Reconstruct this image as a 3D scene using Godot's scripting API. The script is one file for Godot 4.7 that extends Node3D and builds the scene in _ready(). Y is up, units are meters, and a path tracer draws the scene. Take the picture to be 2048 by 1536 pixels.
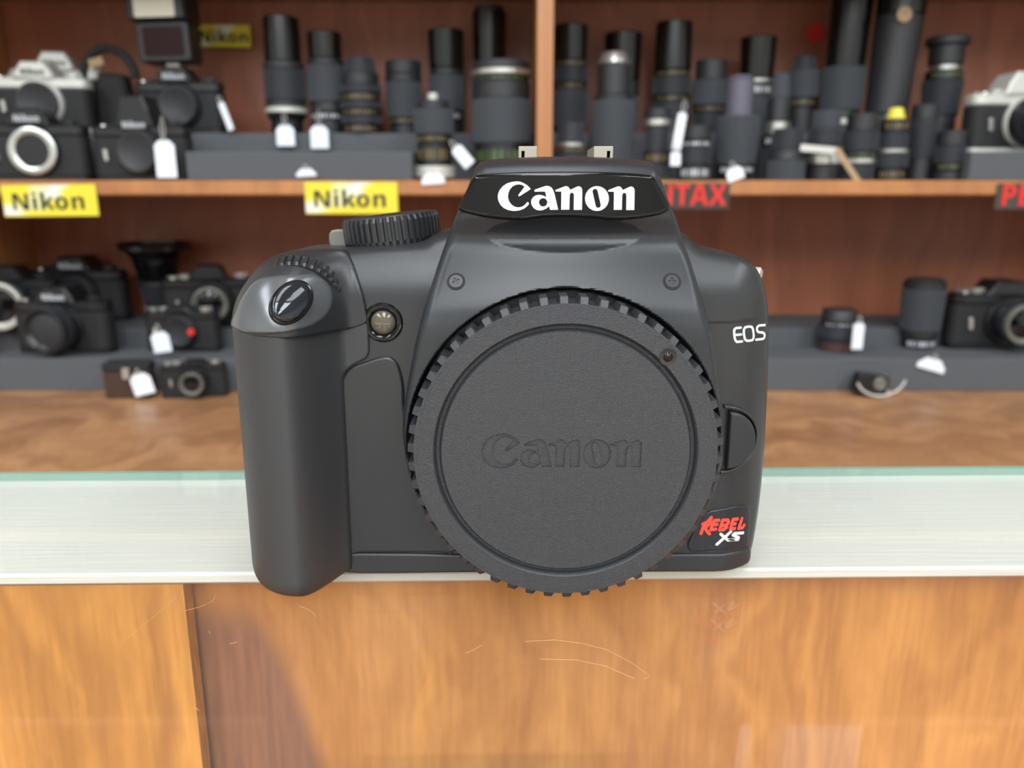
extends Node3D
# A black digital SLR body with its body cap on, standing on the glass top of a shop display case;
# behind it a wooden cabinet with shelves of second-hand lenses and cameras.
# World: metres, y = 0 is the top of the glass, the viewer's eye is above z = 0 and the shop's cabinet lies towards -z.
# Subject coordinates are millimetres: x right, y up from the glass, z towards the viewer from the front of the body.

const EYE := 88.4        # eye height above the glass, mm
const PITCH := 13.5      # degrees downwards
const FOCAL := 1547.0    # focal length in pixels of the 2048 x 1536 frame
const FRONT := 172.0     # distance from the eye to the body's front, mm

var rng := RandomNumberGenerator.new()
var M := {}
var font: SystemFont

# ------------------------------------------------------------------ placing
func spot(px: float, py: float, dist: float) -> Vector3:
	# the point (mm) where a line of sight meets the upright plane at that distance
	var p := deg_to_rad(PITCH)
	var x := (px - 1024.0) / FOCAL
	var y := -(py - 768.0) / FOCAL
	var dy := y * cos(p) - sin(p)
	var dz := y * sin(p) + cos(p)
	var t := dist / dz
	return Vector3(x * t, EYE + dy * t, -dist)

func loc(px: float, py: float, z: float) -> Vector2:
	var s := spot(px, py, FRONT - z)
	return Vector2(s.x, s.y)

func hit(px: float, py: float, hf: Callable) -> Vector3:
	# where a line of sight meets a surface z = hf(x, y) of the subject
	var z := 30.0
	while z > -45.0:
		var q := loc(px, py, z)
		if hf.call(q.x, q.y) >= z:
			var a := z
			var b := z + 0.5
			for n in 12:
				var m := (a + b) / 2
				var w := loc(px, py, m)
				if hf.call(w.x, w.y) >= m: a = m
				else: b = m
			q = loc(px, py, a)
			return Vector3(q.x, q.y, a)
		z -= 0.5
	var e := loc(px, py, 0)
	return Vector3(e.x, e.y, 0)

func outline(pts: Array, sub := 4) -> PackedVector2Array:
	# [px, py, z] points of the subject's outline -> a closed smooth curve in mm
	var c := PackedVector2Array()
	for p in pts: c.append(loc(p[0], p[1], p[2]))
	return closed_curve(c, sub)

func closed_curve(c: PackedVector2Array, sub := 4) -> PackedVector2Array:
	var out := PackedVector2Array()
	var n := c.size()
	for i in n:
		for s in sub:
			out.append(c[i].cubic_interpolate(c[(i + 1) % n], c[(i + n - 1) % n], c[(i + 2) % n], float(s) / sub))
	return out

# ------------------------------------------------------------------ mesh helpers
class Mb:
	var v := PackedVector3Array()
	var n := PackedVector3Array()
	var uv := PackedVector2Array()
	var ix := PackedInt32Array()
	func quad(a: Vector3, b: Vector3, c: Vector3, d: Vector3, na = null, nb = null, nc = null, nd = null) -> void:
		# a b c d run counter-clockwise seen from outside
		var f := (c - a).cross(b - a) * -1.0
		if f.length() < 1e-18: f = (d - a).cross(c - a) * -1.0
		f = f.normalized()
		var k := v.size()
		v.append_array([a, b, c, d])
		n.append_array([na if na != null else f, nb if nb != null else f, nc if nc != null else f, nd if nd != null else f])
		uv.append_array([Vector2(0, 1), Vector2(1, 1), Vector2(1, 0), Vector2(0, 0)])
		ix.append_array([k, k + 2, k + 1, k, k + 3, k + 2])
	func tri(a: Vector3, b: Vector3, c: Vector3, nn: Vector3) -> void:
		var k := v.size()
		v.append_array([a, b, c])
		n.append_array([nn, nn, nn])
		uv.append_array([Vector2.ZERO, Vector2.ZERO, Vector2.ZERO])
		if (b - a).cross(c - a).dot(nn) > 0: ix.append_array([k, k + 2, k + 1])
		else: ix.append_array([k, k + 1, k + 2])
	func mesh() -> ArrayMesh:
		var arr := []
		arr.resize(Mesh.ARRAY_MAX)
		arr[Mesh.ARRAY_VERTEX] = v
		arr[Mesh.ARRAY_NORMAL] = n
		arr[Mesh.ARRAY_TEX_UV] = uv
		arr[Mesh.ARRAY_INDEX] = ix
		var m := ArrayMesh.new()
		m.add_surface_from_arrays(Mesh.PRIMITIVE_TRIANGLES, arr)
		return m

func relief(line: PackedVector2Array, hf: Callable, zb: float, r: float, cell: float) -> ArrayMesh:
	# a solid with that outline (mm), back at zb, front surface z = hf(x, y), front edge rounded by r: surface nets
	var lo := line[0]
	var hi := line[0]
	for p in line:
		lo = lo.min(p)
		hi = hi.max(p)
	lo -= Vector2.ONE * cell * 2.5
	hi += Vector2.ONE * cell * 2.5
	var nx := int(ceil((hi.x - lo.x) / cell)) + 1
	var ny := int(ceil((hi.y - lo.y) / cell)) + 1
	var far := r + 4.0 * cell
	var dd := PackedFloat32Array()
	dd.resize(nx * ny)
	dd.fill(far)
	var np := line.size()
	for s in np:
		var a := line[s]
		var b := line[(s + 1) % np]
		var ab := b - a
		var l2 := ab.length_squared()
		if l2 < 1e-12: continue
		var i0 := maxi(0, int((minf(a.x, b.x) - far - lo.x) / cell))
		var i1 := mini(nx - 1, int((maxf(a.x, b.x) + far - lo.x) / cell) + 1)
		var j0 := maxi(0, int((minf(a.y, b.y) - far - lo.y) / cell))
		var j1 := mini(ny - 1, int((maxf(a.y, b.y) + far - lo.y) / cell) + 1)
		for j in range(j0, j1 + 1):
			for i in range(i0, i1 + 1):
				var p := Vector2(lo.x + i * cell, lo.y + j * cell) - a
				var d := (p - ab * clampf(p.dot(ab) / l2, 0.0, 1.0)).length()
				if d < dd[j * nx + i]: dd[j * nx + i] = d
	for j in ny:
		var y := lo.y + j * cell + 1e-5
		var xs := []
		for s in np:
			var a := line[s]
			var b := line[(s + 1) % np]
			if (a.y > y) != (b.y > y): xs.append(a.x + (y - a.y) / (b.y - a.y) * (b.x - a.x))
		xs.sort()
		for q in range(0, xs.size() - 1, 2):
			for i in range(maxi(0, int(ceil((xs[q] - lo.x) / cell))), mini(nx - 1, int(floor((xs[q + 1] - lo.x) / cell))) + 1):
				dd[j * nx + i] = -dd[j * nx + i]
	var hh := PackedFloat32Array()
	hh.resize(nx * ny)
	hh.fill(-999.0)
	var top := -999.0
	for j in ny:
		for i in nx:
			var at := j * nx + i
			if dd[at] < cell * 2.6:
				var h: float = hf.call(lo.x + i * cell, lo.y + j * cell)
				hh[at] = h
				top = maxf(top, h)
	var z0 := zb - cell * 1.37
	var nz := int(ceil((top - z0) / cell)) + 3
	var ff := PackedFloat32Array()
	ff.resize(nx * ny * nz)
	ff.fill(1.0)
	var ka := PackedInt32Array()
	var kb := PackedInt32Array()
	ka.resize(nx * ny)
	kb.resize(nx * ny)
	ka.fill(1)
	kb.fill(0)
	var layer := nx * ny
	for j in range(1, ny - 1):
		for i in range(1, nx - 1):
			var at := j * nx + i
			var d := dd[at]
			if d > cell * 2.2: continue
			var h := hh[at]
			var mn := h
			var mx := h
			for q in [at - 1, at + 1, at - nx, at + nx, at - nx - 1, at - nx + 1, at + nx - 1, at + nx + 1]:
				var w := hh[q]
				if w > -900.0:
					mn = minf(mn, w)
					mx = maxf(mx, w)
			var gx := 0.0
			var gy := 0.0
			if hh[at - 1] > -900.0 and hh[at + 1] > -900.0: gx = (hh[at + 1] - hh[at - 1]) / (2 * cell)
			if hh[at - nx] > -900.0 and hh[at + nx] > -900.0: gy = (hh[at + nx] - hh[at - nx]) / (2 * cell)
			var sl := maxf(0.2, 1.0 / sqrt(1.0 + gx * gx + gy * gy))
			var k0 := 0
			var k1 := mini(nz - 1, int((mx - z0) / cell) + 3)
			if d < -(r + 2.6 * cell): k0 = maxi(0, int((mn - z0) / cell) - 2)
			ka[at] = k0
			kb[at] = k1
			for k in range(k0, k1 + 1):
				var z := z0 + k * cell
				var b := (z - h) * sl + r
				var a := d + r
				var f := minf(maxf(a, b), 0.0) - r
				if a > 0.0 and b > 0.0: f += sqrt(a * a + b * b)
				elif a > 0.0: f += a
				elif b > 0.0: f += b
				ff[k * layer + at] = maxf(f, zb - z)
	var vi := PackedInt32Array()
	vi.resize(nx * ny * nz)
	vi.fill(-1)
	var V := PackedVector3Array()
	var N := PackedVector3Array()
	var U := PackedVector2Array()
	var I := PackedInt32Array()
	var f8 := PackedFloat32Array()
	f8.resize(8)
	for j in range(1, ny - 2):
		for i in range(1, nx - 2):
			var at := j * nx + i
			var c0 := mini(mini(ka[at] if kb[at] else 9999, ka[at + 1] if kb[at + 1] else 9999), mini(ka[at + nx] if kb[at + nx] else 9999, ka[at + nx + 1] if kb[at + nx + 1] else 9999))
			var c1 := maxi(maxi(kb[at], kb[at + 1]), maxi(kb[at + nx], kb[at + nx + 1]))
			if c1 == 0: continue
			for k in range(c0, mini(c1, nz - 1)):
				var o := k * layer + at
				f8[0] = ff[o]
				f8[1] = ff[o + 1]
				f8[2] = ff[o + nx]
				f8[3] = ff[o + nx + 1]
				f8[4] = ff[o + layer]
				f8[5] = ff[o + layer + 1]
				f8[6] = ff[o + layer + nx]
				f8[7] = ff[o + layer + nx + 1]
				var inn := 0
				for q in 8:
					if f8[q] < 0.0: inn += 1
				if inn == 0 or inn == 8: continue
				var sum := Vector3.ZERO
				var cnt := 0
				for q in 8:
					for ax in 3:
						var bit := 1 << ax
						if q & bit: continue
						var fa := f8[q]
						var fb := f8[q | bit]
						if (fa < 0.0) == (fb < 0.0): continue
						var p := Vector3(q & 1, (q >> 1) & 1, (q >> 2) & 1)
						p[ax] += fa / (fa - fb)
						sum += p
						cnt += 1
				sum /= cnt
				var u := sum.x
				var w := sum.y
				var t := sum.z
				var gx := lerpf(lerpf(f8[1] - f8[0], f8[3] - f8[2], w), lerpf(f8[5] - f8[4], f8[7] - f8[6], w), t)
				var gy := lerpf(lerpf(f8[2] - f8[0], f8[3] - f8[1], u), lerpf(f8[6] - f8[4], f8[7] - f8[5], u), t)
				var gz := lerpf(lerpf(f8[4] - f8[0], f8[5] - f8[1], u), lerpf(f8[6] - f8[2], f8[7] - f8[3], u), w)
				vi[o] = V.size()
				V.append(Vector3(lo.x + (i + u) * cell, lo.y + (j + w) * cell, z0 + (k + t) * cell) * 0.001)
				N.append(Vector3(gx, gy, gz).normalized())
				U.append(Vector2(lo.x + (i + u) * cell, lo.y + (j + w) * cell) * 0.01)
				# quads round the three edges at this cell's first corner
				var s0 := f8[0] < 0.0
				if s0 != (f8[1] < 0.0): add_quad(I, vi, o, nx, layer, s0)
				if s0 != (f8[2] < 0.0): add_quad(I, vi, o, layer, 1, s0)
				if s0 != (f8[4] < 0.0): add_quad(I, vi, o, 1, nx, s0)
	# cells are visited in an order where the neighbours' vertices may come later, so the quads were kept as cell numbers
	var J := PackedInt32Array()
	for q in range(0, I.size(), 4):
		var a := vi[I[q]]
		var b := vi[I[q + 1]]
		var c := vi[I[q + 2]]
		var d := vi[I[q + 3]]
		if a < 0 or b < 0 or c < 0 or d < 0: continue
		J.append_array([a, c, b, a, d, c])
	var arr := []
	arr.resize(Mesh.ARRAY_MAX)
	arr[Mesh.ARRAY_VERTEX] = V
	arr[Mesh.ARRAY_NORMAL] = N
	arr[Mesh.ARRAY_TEX_UV] = U
	arr[Mesh.ARRAY_INDEX] = J
	var m := ArrayMesh.new()
	m.add_surface_from_arrays(Mesh.PRIMITIVE_TRIANGLES, arr)
	return m

func add_quad(I: PackedInt32Array, _vi: PackedInt32Array, o: int, s1: int, s2: int, outward: bool) -> void:
	if outward: I.append_array([o, o - s1, o - s1 - s2, o - s2])
	else: I.append_array([o, o - s2, o - s1 - s2, o - s1])

func tri_fill(mb: Mb, polys: Array, holes: Array, place: Callable, up: Vector3) -> void:
	# flat faces with holes: cut into strips through the holes, so that no piece keeps a hole
	for poly in polys:
		var xs := [-1e6]
		for h in holes:
			var c := Vector2.ZERO
			for p in h: c += p
			xs.append(c.x / h.size())
		xs.append(1e6)
		xs.sort()
		for s in xs.size() - 1:
			if xs[s + 1] - xs[s] < 1e-4: continue
			var strip := PackedVector2Array([Vector2(xs[s], -1e6), Vector2(xs[s + 1], -1e6), Vector2(xs[s + 1], 1e6), Vector2(xs[s], 1e6)])
			var pieces: Array = Geometry2D.intersect_polygons(poly, strip) if holes.size() else [poly]
			for h in holes:
				var next := []
				for pc in pieces: next.append_array(Geometry2D.clip_polygons(pc, h))
				pieces = next
			for pc in pieces:
				var t := Geometry2D.triangulate_polygon(pc)
				for k in range(0, t.size(), 3):
					mb.tri(place.call(pc[t[k]]), place.call(pc[t[k + 1]]), place.call(pc[t[k + 2]]), up)
			if holes.is_empty(): break

func wall(mb: Mb, poly: PackedVector2Array, a: Callable, b: Callable, flip := false) -> void:
	var ccw := not Geometry2D.is_polygon_clockwise(poly)
	if flip: ccw = not ccw
	var n := poly.size()
	for i in n:
		var p := poly[i]
		var q := poly[(i + 1) % n]
		if not ccw:
			var w := p
			p = q
			q = w
		mb.quad(a.call(p), a.call(q), b.call(q), b.call(p))

func decal(polys: Array, holes: Array, hf: Callable, lift: float, deep := 0.3) -> ArrayMesh:
	# thin raised lettering that follows a surface of the subject (mm)
	var mb := Mb.new()
	var front := func(p: Vector2): return Vector3(p.x, p.y, hf.call(p.x, p.y) + lift) * 0.001
	var back := func(p: Vector2): return Vector3(p.x, p.y, hf.call(p.x, p.y) + lift - deep) * 0.001
	tri_fill(mb, polys, holes, front, Vector3(0, 0, 1))
	for p in polys: wall(mb, p, back, front)
	for h in holes: wall(mb, h, back, front, true)
	return mb.mesh()

func lathe(prof: Array, seg := 40) -> ArrayMesh:
	# profile points Vector2(radius, y) from bottom to top
	var mb := Mb.new()
	var nn := []
	for i in prof.size() - 1:
		var d: Vector2 = prof[i + 1] - prof[i]
		nn.append(Vector2(d.y, -d.x).normalized())
	for i in nn.size():
		var na: Vector2 = nn[i]
		var nb: Vector2 = nn[i]
		if i > 0 and nn[i - 1].dot(nn[i]) > 0.75: na = (nn[i - 1] + nn[i]).normalized()
		if i < nn.size() - 1 and nn[i + 1].dot(nn[i]) > 0.75: nb = (nn[i + 1] + nn[i]).normalized()
		var pa: Vector2 = prof[i]
		var pb: Vector2 = prof[i + 1]
		for s in seg:
			var t0 := TAU * s / seg
			var t1 := TAU * (s + 1) / seg
			var e0 := Vector3(cos(t0), 0, sin(t0))
			var e1 := Vector3(cos(t1), 0, sin(t1))
			mb.quad(e1 * pa.x + Vector3(0, pa.y, 0), e0 * pa.x + Vector3(0, pa.y, 0), e0 * pb.x + Vector3(0, pb.y, 0), e1 * pb.x + Vector3(0, pb.y, 0),
				e1 * na.x + Vector3(0, na.y, 0), e0 * na.x + Vector3(0, na.y, 0), e0 * nb.x + Vector3(0, nb.y, 0), e1 * nb.x + Vector3(0, nb.y, 0))
	return mb.mesh()

func knurl(r: float, y0: float, y1: float, n: int, deep: float, lip := 0.15, taper := 0.0, inner := 0.0) -> ArrayMesh:
	# an upright ring with n ribs, chamfered at both ends
	var mb := Mb.new()
	var b := (y1 - y0) * lip
	var rows := [[inner, y0, 0.0], [r - deep * 0.9, y0, 0.0], [r, y0 + b, 1.0], [r - taper, y1 - b, 1.0], [r - taper - deep * 0.9, y1, 0.0], [inner, y1, 0.0]]
	var ring := func(row: Array, a: float, low: bool) -> Vector3:
		var q: float = row[0] - (deep * row[2] if low else 0.0)
		return Vector3(cos(a) * q, row[1], sin(a) * q)
	for i in n:
		var st := TAU / n
		var a := [i * st, (i + 0.12) * st, (i + 0.5) * st, (i + 0.62) * st, (i + 1.0) * st]
		var lw := [true, false, false, true, true]
		for k in 4:
			for q in rows.size() - 1:
				mb.quad(ring.call(rows[q], a[k + 1], lw[k + 1]), ring.call(rows[q], a[k], lw[k]), ring.call(rows[q + 1], a[k], lw[k]), ring.call(rows[q + 1], a[k + 1], lw[k + 1]))
	return mb.mesh()

func slab(poly: PackedVector2Array, z0: float, z1: float, bev := 0.0) -> ArrayMesh:
	# a polygon in x, y given a thickness along z, with chamfered edges
	if Geometry2D.is_polygon_clockwise(poly): poly.reverse()
	var n := poly.size()
	var small := PackedVector2Array()
	for i in n:
		var e0 := (poly[i] - poly[(i + n - 1) % n]).normalized()
		var e1 := (poly[(i + 1) % n] - poly[i]).normalized()
		var m := (Vector2(-e0.y, e0.x) + Vector2(-e1.y, e1.x)).normalized()
		small.append(poly[i] + m * bev / maxf(0.4, m.dot(Vector2(-e1.y, e1.x))))
	var mb := Mb.new()
	var at := func(z: float): return func(p: Vector2): return Vector3(p.x, p.y, z)
	tri_fill(mb, [small], [], at.call(z1), Vector3(0, 0, 1))
	tri_fill(mb, [small], [], at.call(z0), Vector3(0, 0, -1))
	if bev > 0.0:
		wall(mb, poly, at.call(z0 + bev), at.call(z1 - bev))
		for i in n:
			var k := (i + 1) % n
			mb.quad(Vector3(poly[i].x, poly[i].y, z1 - bev), Vector3(poly[k].x, poly[k].y, z1 - bev), Vector3(small[k].x, small[k].y, z1), Vector3(small[i].x, small[i].y, z1))
			mb.quad(Vector3(small[i].x, small[i].y, z0), Vector3(small[k].x, small[k].y, z0), Vector3(poly[k].x, poly[k].y, z0 + bev), Vector3(poly[i].x, poly[i].y, z0 + bev))
	else:
		wall(mb, poly, at.call(z0), at.call(z1))
	return mb.mesh()

func rect(w: float, h: float, r := 0.0, n := 5) -> PackedVector2Array:
	var out := PackedVector2Array()
	if r <= 0.0: return PackedVector2Array([Vector2(-w / 2, -h / 2), Vector2(w / 2, -h / 2), Vector2(w / 2, h / 2), Vector2(-w / 2, h / 2)])
	for c in 4:
		var mid := Vector2([w / 2 - r, -w / 2 + r, -w / 2 + r, w / 2 - r][c], [h / 2 - r, h / 2 - r, -h / 2 + r, -h / 2 + r][c])
		for k in n + 1: out.append(mid + Vector2.from_angle(PI / 2 * (c + float(k) / n)) * r)
	return out

func box(s: Vector3, bev := 0.0) -> ArrayMesh:
	if bev > 0.0: return slab(rect(s.x, s.y), -s.z / 2, s.z / 2, bev)
	var mb := Mb.new()
	var h := s / 2
	for ax in 3:
		for sg in [-1.0, 1.0]:
			var nrm := Vector3.ZERO
			nrm[ax] = sg
			var up := Vector3.UP if ax != 1 else Vector3(0, 0, -sg)
			var rt := up.cross(nrm)
			mb.quad((nrm - rt - up) * h, (nrm + rt - up) * h, (nrm + rt + up) * h, (nrm - rt + up) * h)
	return mb.mesh()

func tube(pts: Array, r: float, seg := 8) -> ArrayMesh:
	var mb := Mb.new()
	var rings := []
	for i in pts.size():
		var d: Vector3 = (pts[mini(i + 1, pts.size() - 1)] - pts[maxi(i - 1, 0)]).normalized()
		var u := d.cross(Vector3(0.31, 0.2, 0.93)).normalized()
		var w := d.cross(u)
		var ring := []
		for s in seg: ring.append((u * cos(TAU * s / seg) + w * sin(TAU * s / seg)))
		rings.append(ring)
	for i in pts.size() - 1:
		for s in seg:
			var t := (s + 1) % seg
			mb.quad(pts[i] + rings[i][s] * r, pts[i] + rings[i][t] * r, pts[i + 1] + rings[i + 1][t] * r, pts[i + 1] + rings[i + 1][s] * r, rings[i][s], rings[i][t], rings[i + 1][t], rings[i + 1][s])
	return mb.mesh()

func text(s: String, cap: float, deep: float) -> TextMesh:
	var t := TextMesh.new()
	t.text = s
	t.font = font
	t.font_size = 64
	t.pixel_size = cap / (64 * 0.714)
	t.depth = deep
	t.curve_step = 1.0
	return t

# ------------------------------------------------------------------ nodes
func put(called: String, mesh: Mesh, mat: Material, parent: Node = self, at := Vector3.ZERO, turn := Vector3.ZERO) -> MeshInstance3D:
	var o := MeshInstance3D.new()
	o.name = called
	o.mesh = mesh
	o.material_override = mat
	parent.add_child(o, true)
	if parent == self: o.name = called if o.name == called else o.name
	o.position = at
	o.rotation_degrees = turn
	return o

var taken := {}
func numbered(called: String) -> String:
	taken[called] = taken.get(called, -1) + 1
	return called if taken[called] == 0 else "%s_%03d" % [called, taken[called]]

func thing(called: String, label: String, category: String, at := Vector3.ZERO, turn := Vector3.ZERO, group := "") -> Node3D:
	var o := Node3D.new()
	o.name = numbered(called)
	add_child(o)
	o.position = at
	o.rotation_degrees = turn
	o.set_meta("label", label)
	o.set_meta("category", category)
	if group: o.set_meta("group", group)
	return o

func one(called: String, mesh: Mesh, mat: Material, label: String, category: String, at := Vector3.ZERO, turn := Vector3.ZERO, group := "") -> MeshInstance3D:
	var o := put(numbered(called), mesh, mat, self, at, turn)
	o.set_meta("label", label)
	o.set_meta("category", category)
	if group: o.set_meta("group", group)
	return o

func struct(called: String, mesh: Mesh, mat: Material, at := Vector3.ZERO, turn := Vector3.ZERO) -> MeshInstance3D:
	var o := put(numbered(called), mesh, mat, self, at, turn)
	o.set_meta("kind", "structure")
	return o

# ------------------------------------------------------------------ materials
func mat(key: String, c: Color, rough: float, metal := 0.0, spec := 0.5) -> StandardMaterial3D:
	var m := StandardMaterial3D.new()
	m.albedo_color = c
	m.roughness = rough
	m.metallic = metal
	m.metallic_specular = spec
	M[key] = m
	return m

func grain(m: StandardMaterial3D, freq: float, size_mm: float, relief_mm: float, seed_: int) -> void:
	var n := FastNoiseLite.new()
	n.seed = seed_
	n.noise_type = FastNoiseLite.TYPE_SIMPLEX_SMOOTH
	n.frequency = freq
	var t := NoiseTexture2D.new()
	t.width = 256
	t.height = 256
	t.seamless = true
	t.noise = n
	m.heightmap_enabled = true
	m.heightmap_texture = t
	m.heightmap_scale = relief_mm * 0.1
	m.uv1_triplanar = true
	m.uv1_scale = Vector3.ONE * (1000.0 / size_mm)

func wood(w: int, h: int, seed_: int, dark: Color, light: Color, along: float, across: float, tint = null) -> ImageTexture:
	# wood grain: long streaks along u, with a slow figure; colours only
	var a := FastNoiseLite.new()
	a.seed = seed_
	a.frequency = 1.0
	var im := Image.create(w, h, false, Image.FORMAT_RGB8)
	for y in h:
		for x in w:
			var u := float(x) / w
			var v := float(y) / h
			var slow := a.get_noise_2d(u * along * 1.7 + 7.0, v * across * 0.22)
			var band := a.get_noise_2d(u * along + slow * 0.6, v * across + slow * 1.6)
			var fine := a.get_noise_2d(u * along * 5.0 + 40.0, v * across * 7.0)
			var pore := a.get_noise_2d(u * along * 9.0 + 90.0, v * across * 20.0)
			var t := clampf(0.5 + band * 0.75 + slow * 0.35 + fine * 0.28 + pore * 0.12, 0.0, 1.0)
			var c := dark.lerp(light, t)
			if tint != null: c = tint.call(u, v, c, fine)
			im.set_pixel(x, y, c)
	return ImageTexture.create_from_image(im)

func wood_mat(key: String, tex: Texture2D, rough: float, tri := Vector3.ZERO) -> void:
	var m := mat(key, Color.WHITE, rough)
	m.albedo_texture = tex
	if tri != Vector3.ZERO:
		m.uv1_triplanar = true
		m.uv1_world_triplanar = true
		m.uv1_scale = tri

func make_materials() -> void:
	# the camera
	mat("shell", Color(0.128, 0.134, 0.143), 0.36)
	grain(M.shell, 0.16, 9.0, 0.006, 3)
	mat("housing", Color(0.135, 0.142, 0.154), 0.36, 0.0, 0.46)
	grain(M.housing, 0.16, 9.0, 0.006, 4)
	mat("gloss", Color(0.04, 0.041, 0.045), 0.12, 0.0, 0.42)
	mat("rubber", Color(0.178, 0.181, 0.186), 0.48)
	grain(M.rubber, 0.18, 8.0, 0.012, 5)
	mat("cap_plastic", Color(0.170, 0.177, 0.188), 0.42)
	grain(M.cap_plastic, 0.17, 11.0, 0.13, 6)
	mat("plate", Color(0.40, 0.41, 0.42), 0.24, 0.55)
	mat("button", Color(0.10, 0.11, 0.13), 0.06)
	mat("lamp_lens", Color(0.33, 0.305, 0.255), 0.12)
	mat("print_white", Color(0.76, 0.77, 0.765), 0.35)
	mat("print_red", Color(0.86, 0.26, 0.20), 0.4)
	mat("badge", Color(0.09, 0.10, 0.13), 0.35)
	mat("screw_steel", Color(0.20, 0.20, 0.215), 0.3, 0.2)
	mat("steel", Color(0.66, 0.63, 0.57), 0.35, 0.35)
	mat("smoke", Color(0.42, 0.42, 0.38), 0.3)
	# things on the shelves
	mat("black", Color(0.10, 0.102, 0.11), 0.34)
	mat("matte", Color(0.15, 0.152, 0.165), 0.5)
	mat("hood", Color(0.06, 0.06, 0.062), 0.22)
	mat("ring_rubber", Color(0.245, 0.26, 0.28), 0.7)
	mat("ring_dark", Color(0.165, 0.175, 0.20), 0.6)
	mat("chrome", Color(0.78, 0.78, 0.76), 0.28, 0.85)
	mat("satin", Color(0.80, 0.80, 0.77), 0.42, 0.35)
	mat("leather", Color(0.10, 0.10, 0.105), 0.68)
	grain(M.leather, 0.14, 14.0, 0.12, 8)
	mat("glass_dark", Color(0.03, 0.03, 0.05), 0.05)
	mat("amber", Color(0.30, 0.18, 0.08), 0.1)
	mat("mark_white", Color(0.75, 0.76, 0.78), 0.5)
	mat("mark_green", Color(0.28, 0.36, 0.20), 0.5)
	mat("mark_gold", Color(0.42, 0.36, 0.22), 0.5)
	mat("paper", Color(0.90, 0.92, 0.95), 0.7)
	mat("string", Color(0.80, 0.79, 0.76), 0.8)
	mat("felt", Color(0.335, 0.345, 0.36), 0.95)
	grain(M.felt, 0.12, 30.0, 0.3, 9)
	mat("yellow", Color(0.86, 0.80, 0.30), 0.5)
	mat("red", Color(0.85, 0.16, 0.12), 0.5)
	mat("red_dark", Color(0.14, 0.02, 0.02), 0.3, 0.0, 0.3)
	mat("flash_window", Color(0.85, 0.84, 0.76), 0.3)
	mat("beige", Color(0.66, 0.55, 0.42), 0.7)
	mat("lavender", Color(0.36, 0.345, 0.40), 0.5)
	mat("red_brown", Color(0.30, 0.19, 0.18), 0.5)
	mat("brown", Color(0.25, 0.16, 0.11), 0.6)
	mat("ink", Color(0.06, 0.10, 0.09), 0.5)
	mat("film", Color(0.25, 0.22, 0.20), 0.15)
	# the counter and the shop
	mat("laminate", Color(0.77, 0.78, 0.745), 0.42)
	grain(M.laminate, 0.05, 160.0, 0.10, 12)
	M.laminate.uv1_scale = Vector3(1.5, 30, 30)
	mat("edge_green", Color(0.50, 0.61, 0.555), 0.12)
	mat("scratch", Color(0.72, 0.60, 0.44), 0.6)
	mat("plaster", Color(0.84, 0.83, 0.80), 0.9)
	mat("ceiling_white", Color(0.88, 0.88, 0.87), 0.9)
	mat("carpet", Color(0.40, 0.38, 0.36), 0.95)
	mat("frame_white", Color(0.85, 0.85, 0.85), 0.5)
	mat("shade_black", Color(0.03, 0.028, 0.025), 0.8)
	var g := mat("glass", Color(0.93, 0.98, 0.96, 0.012), 0.02, 0.0, 0.37)
	g.transparency = BaseMaterial3D.TRANSPARENCY_ALPHA
	var p := mat("panel_glow", Color(1, 1, 1), 0.5)
	p.emission_enabled = true
	p.emission = Color(0.96, 0.98, 1.0)
	p.emission_energy_multiplier = 2.0
	# veneers
	var brown_patch := func(u: float, v: float, c: Color, fine: float) -> Color:
		# a darker brown patch at the left end of the right-hand door: u runs down, v to the right
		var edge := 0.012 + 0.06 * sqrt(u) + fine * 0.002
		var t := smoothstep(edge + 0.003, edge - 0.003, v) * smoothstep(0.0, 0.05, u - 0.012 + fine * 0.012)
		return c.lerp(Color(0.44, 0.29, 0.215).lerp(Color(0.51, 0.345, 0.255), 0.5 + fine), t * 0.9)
	wood_mat("door_left", wood(96, 1536, 21, Color(0.61, 0.40, 0.17), Color(0.78, 0.55, 0.25), 1.5, 60.0), 0.3)
	wood_mat("door_right", wood(128, 2048, 22, Color(0.62, 0.40, 0.19), Color(0.77, 0.54, 0.28), 1.5, 66.0, brown_patch), 0.3)
	wood_mat("ledge", wood(1024, 256, 23, Color(0.57, 0.40, 0.275), Color(0.74, 0.555, 0.39), 6.0, 9.0), 0.38)
	wood_mat("back_panel", wood(256, 1024, 24, Color(0.57, 0.335, 0.235), Color(0.65, 0.395, 0.28), 2.0, 34.0), 0.45)
	wood_mat("shelf_wood", wood(1024, 128, 25, Color(0.62, 0.40, 0.24), Color(0.74, 0.51, 0.31), 8.0, 4.0), 0.4)

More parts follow.
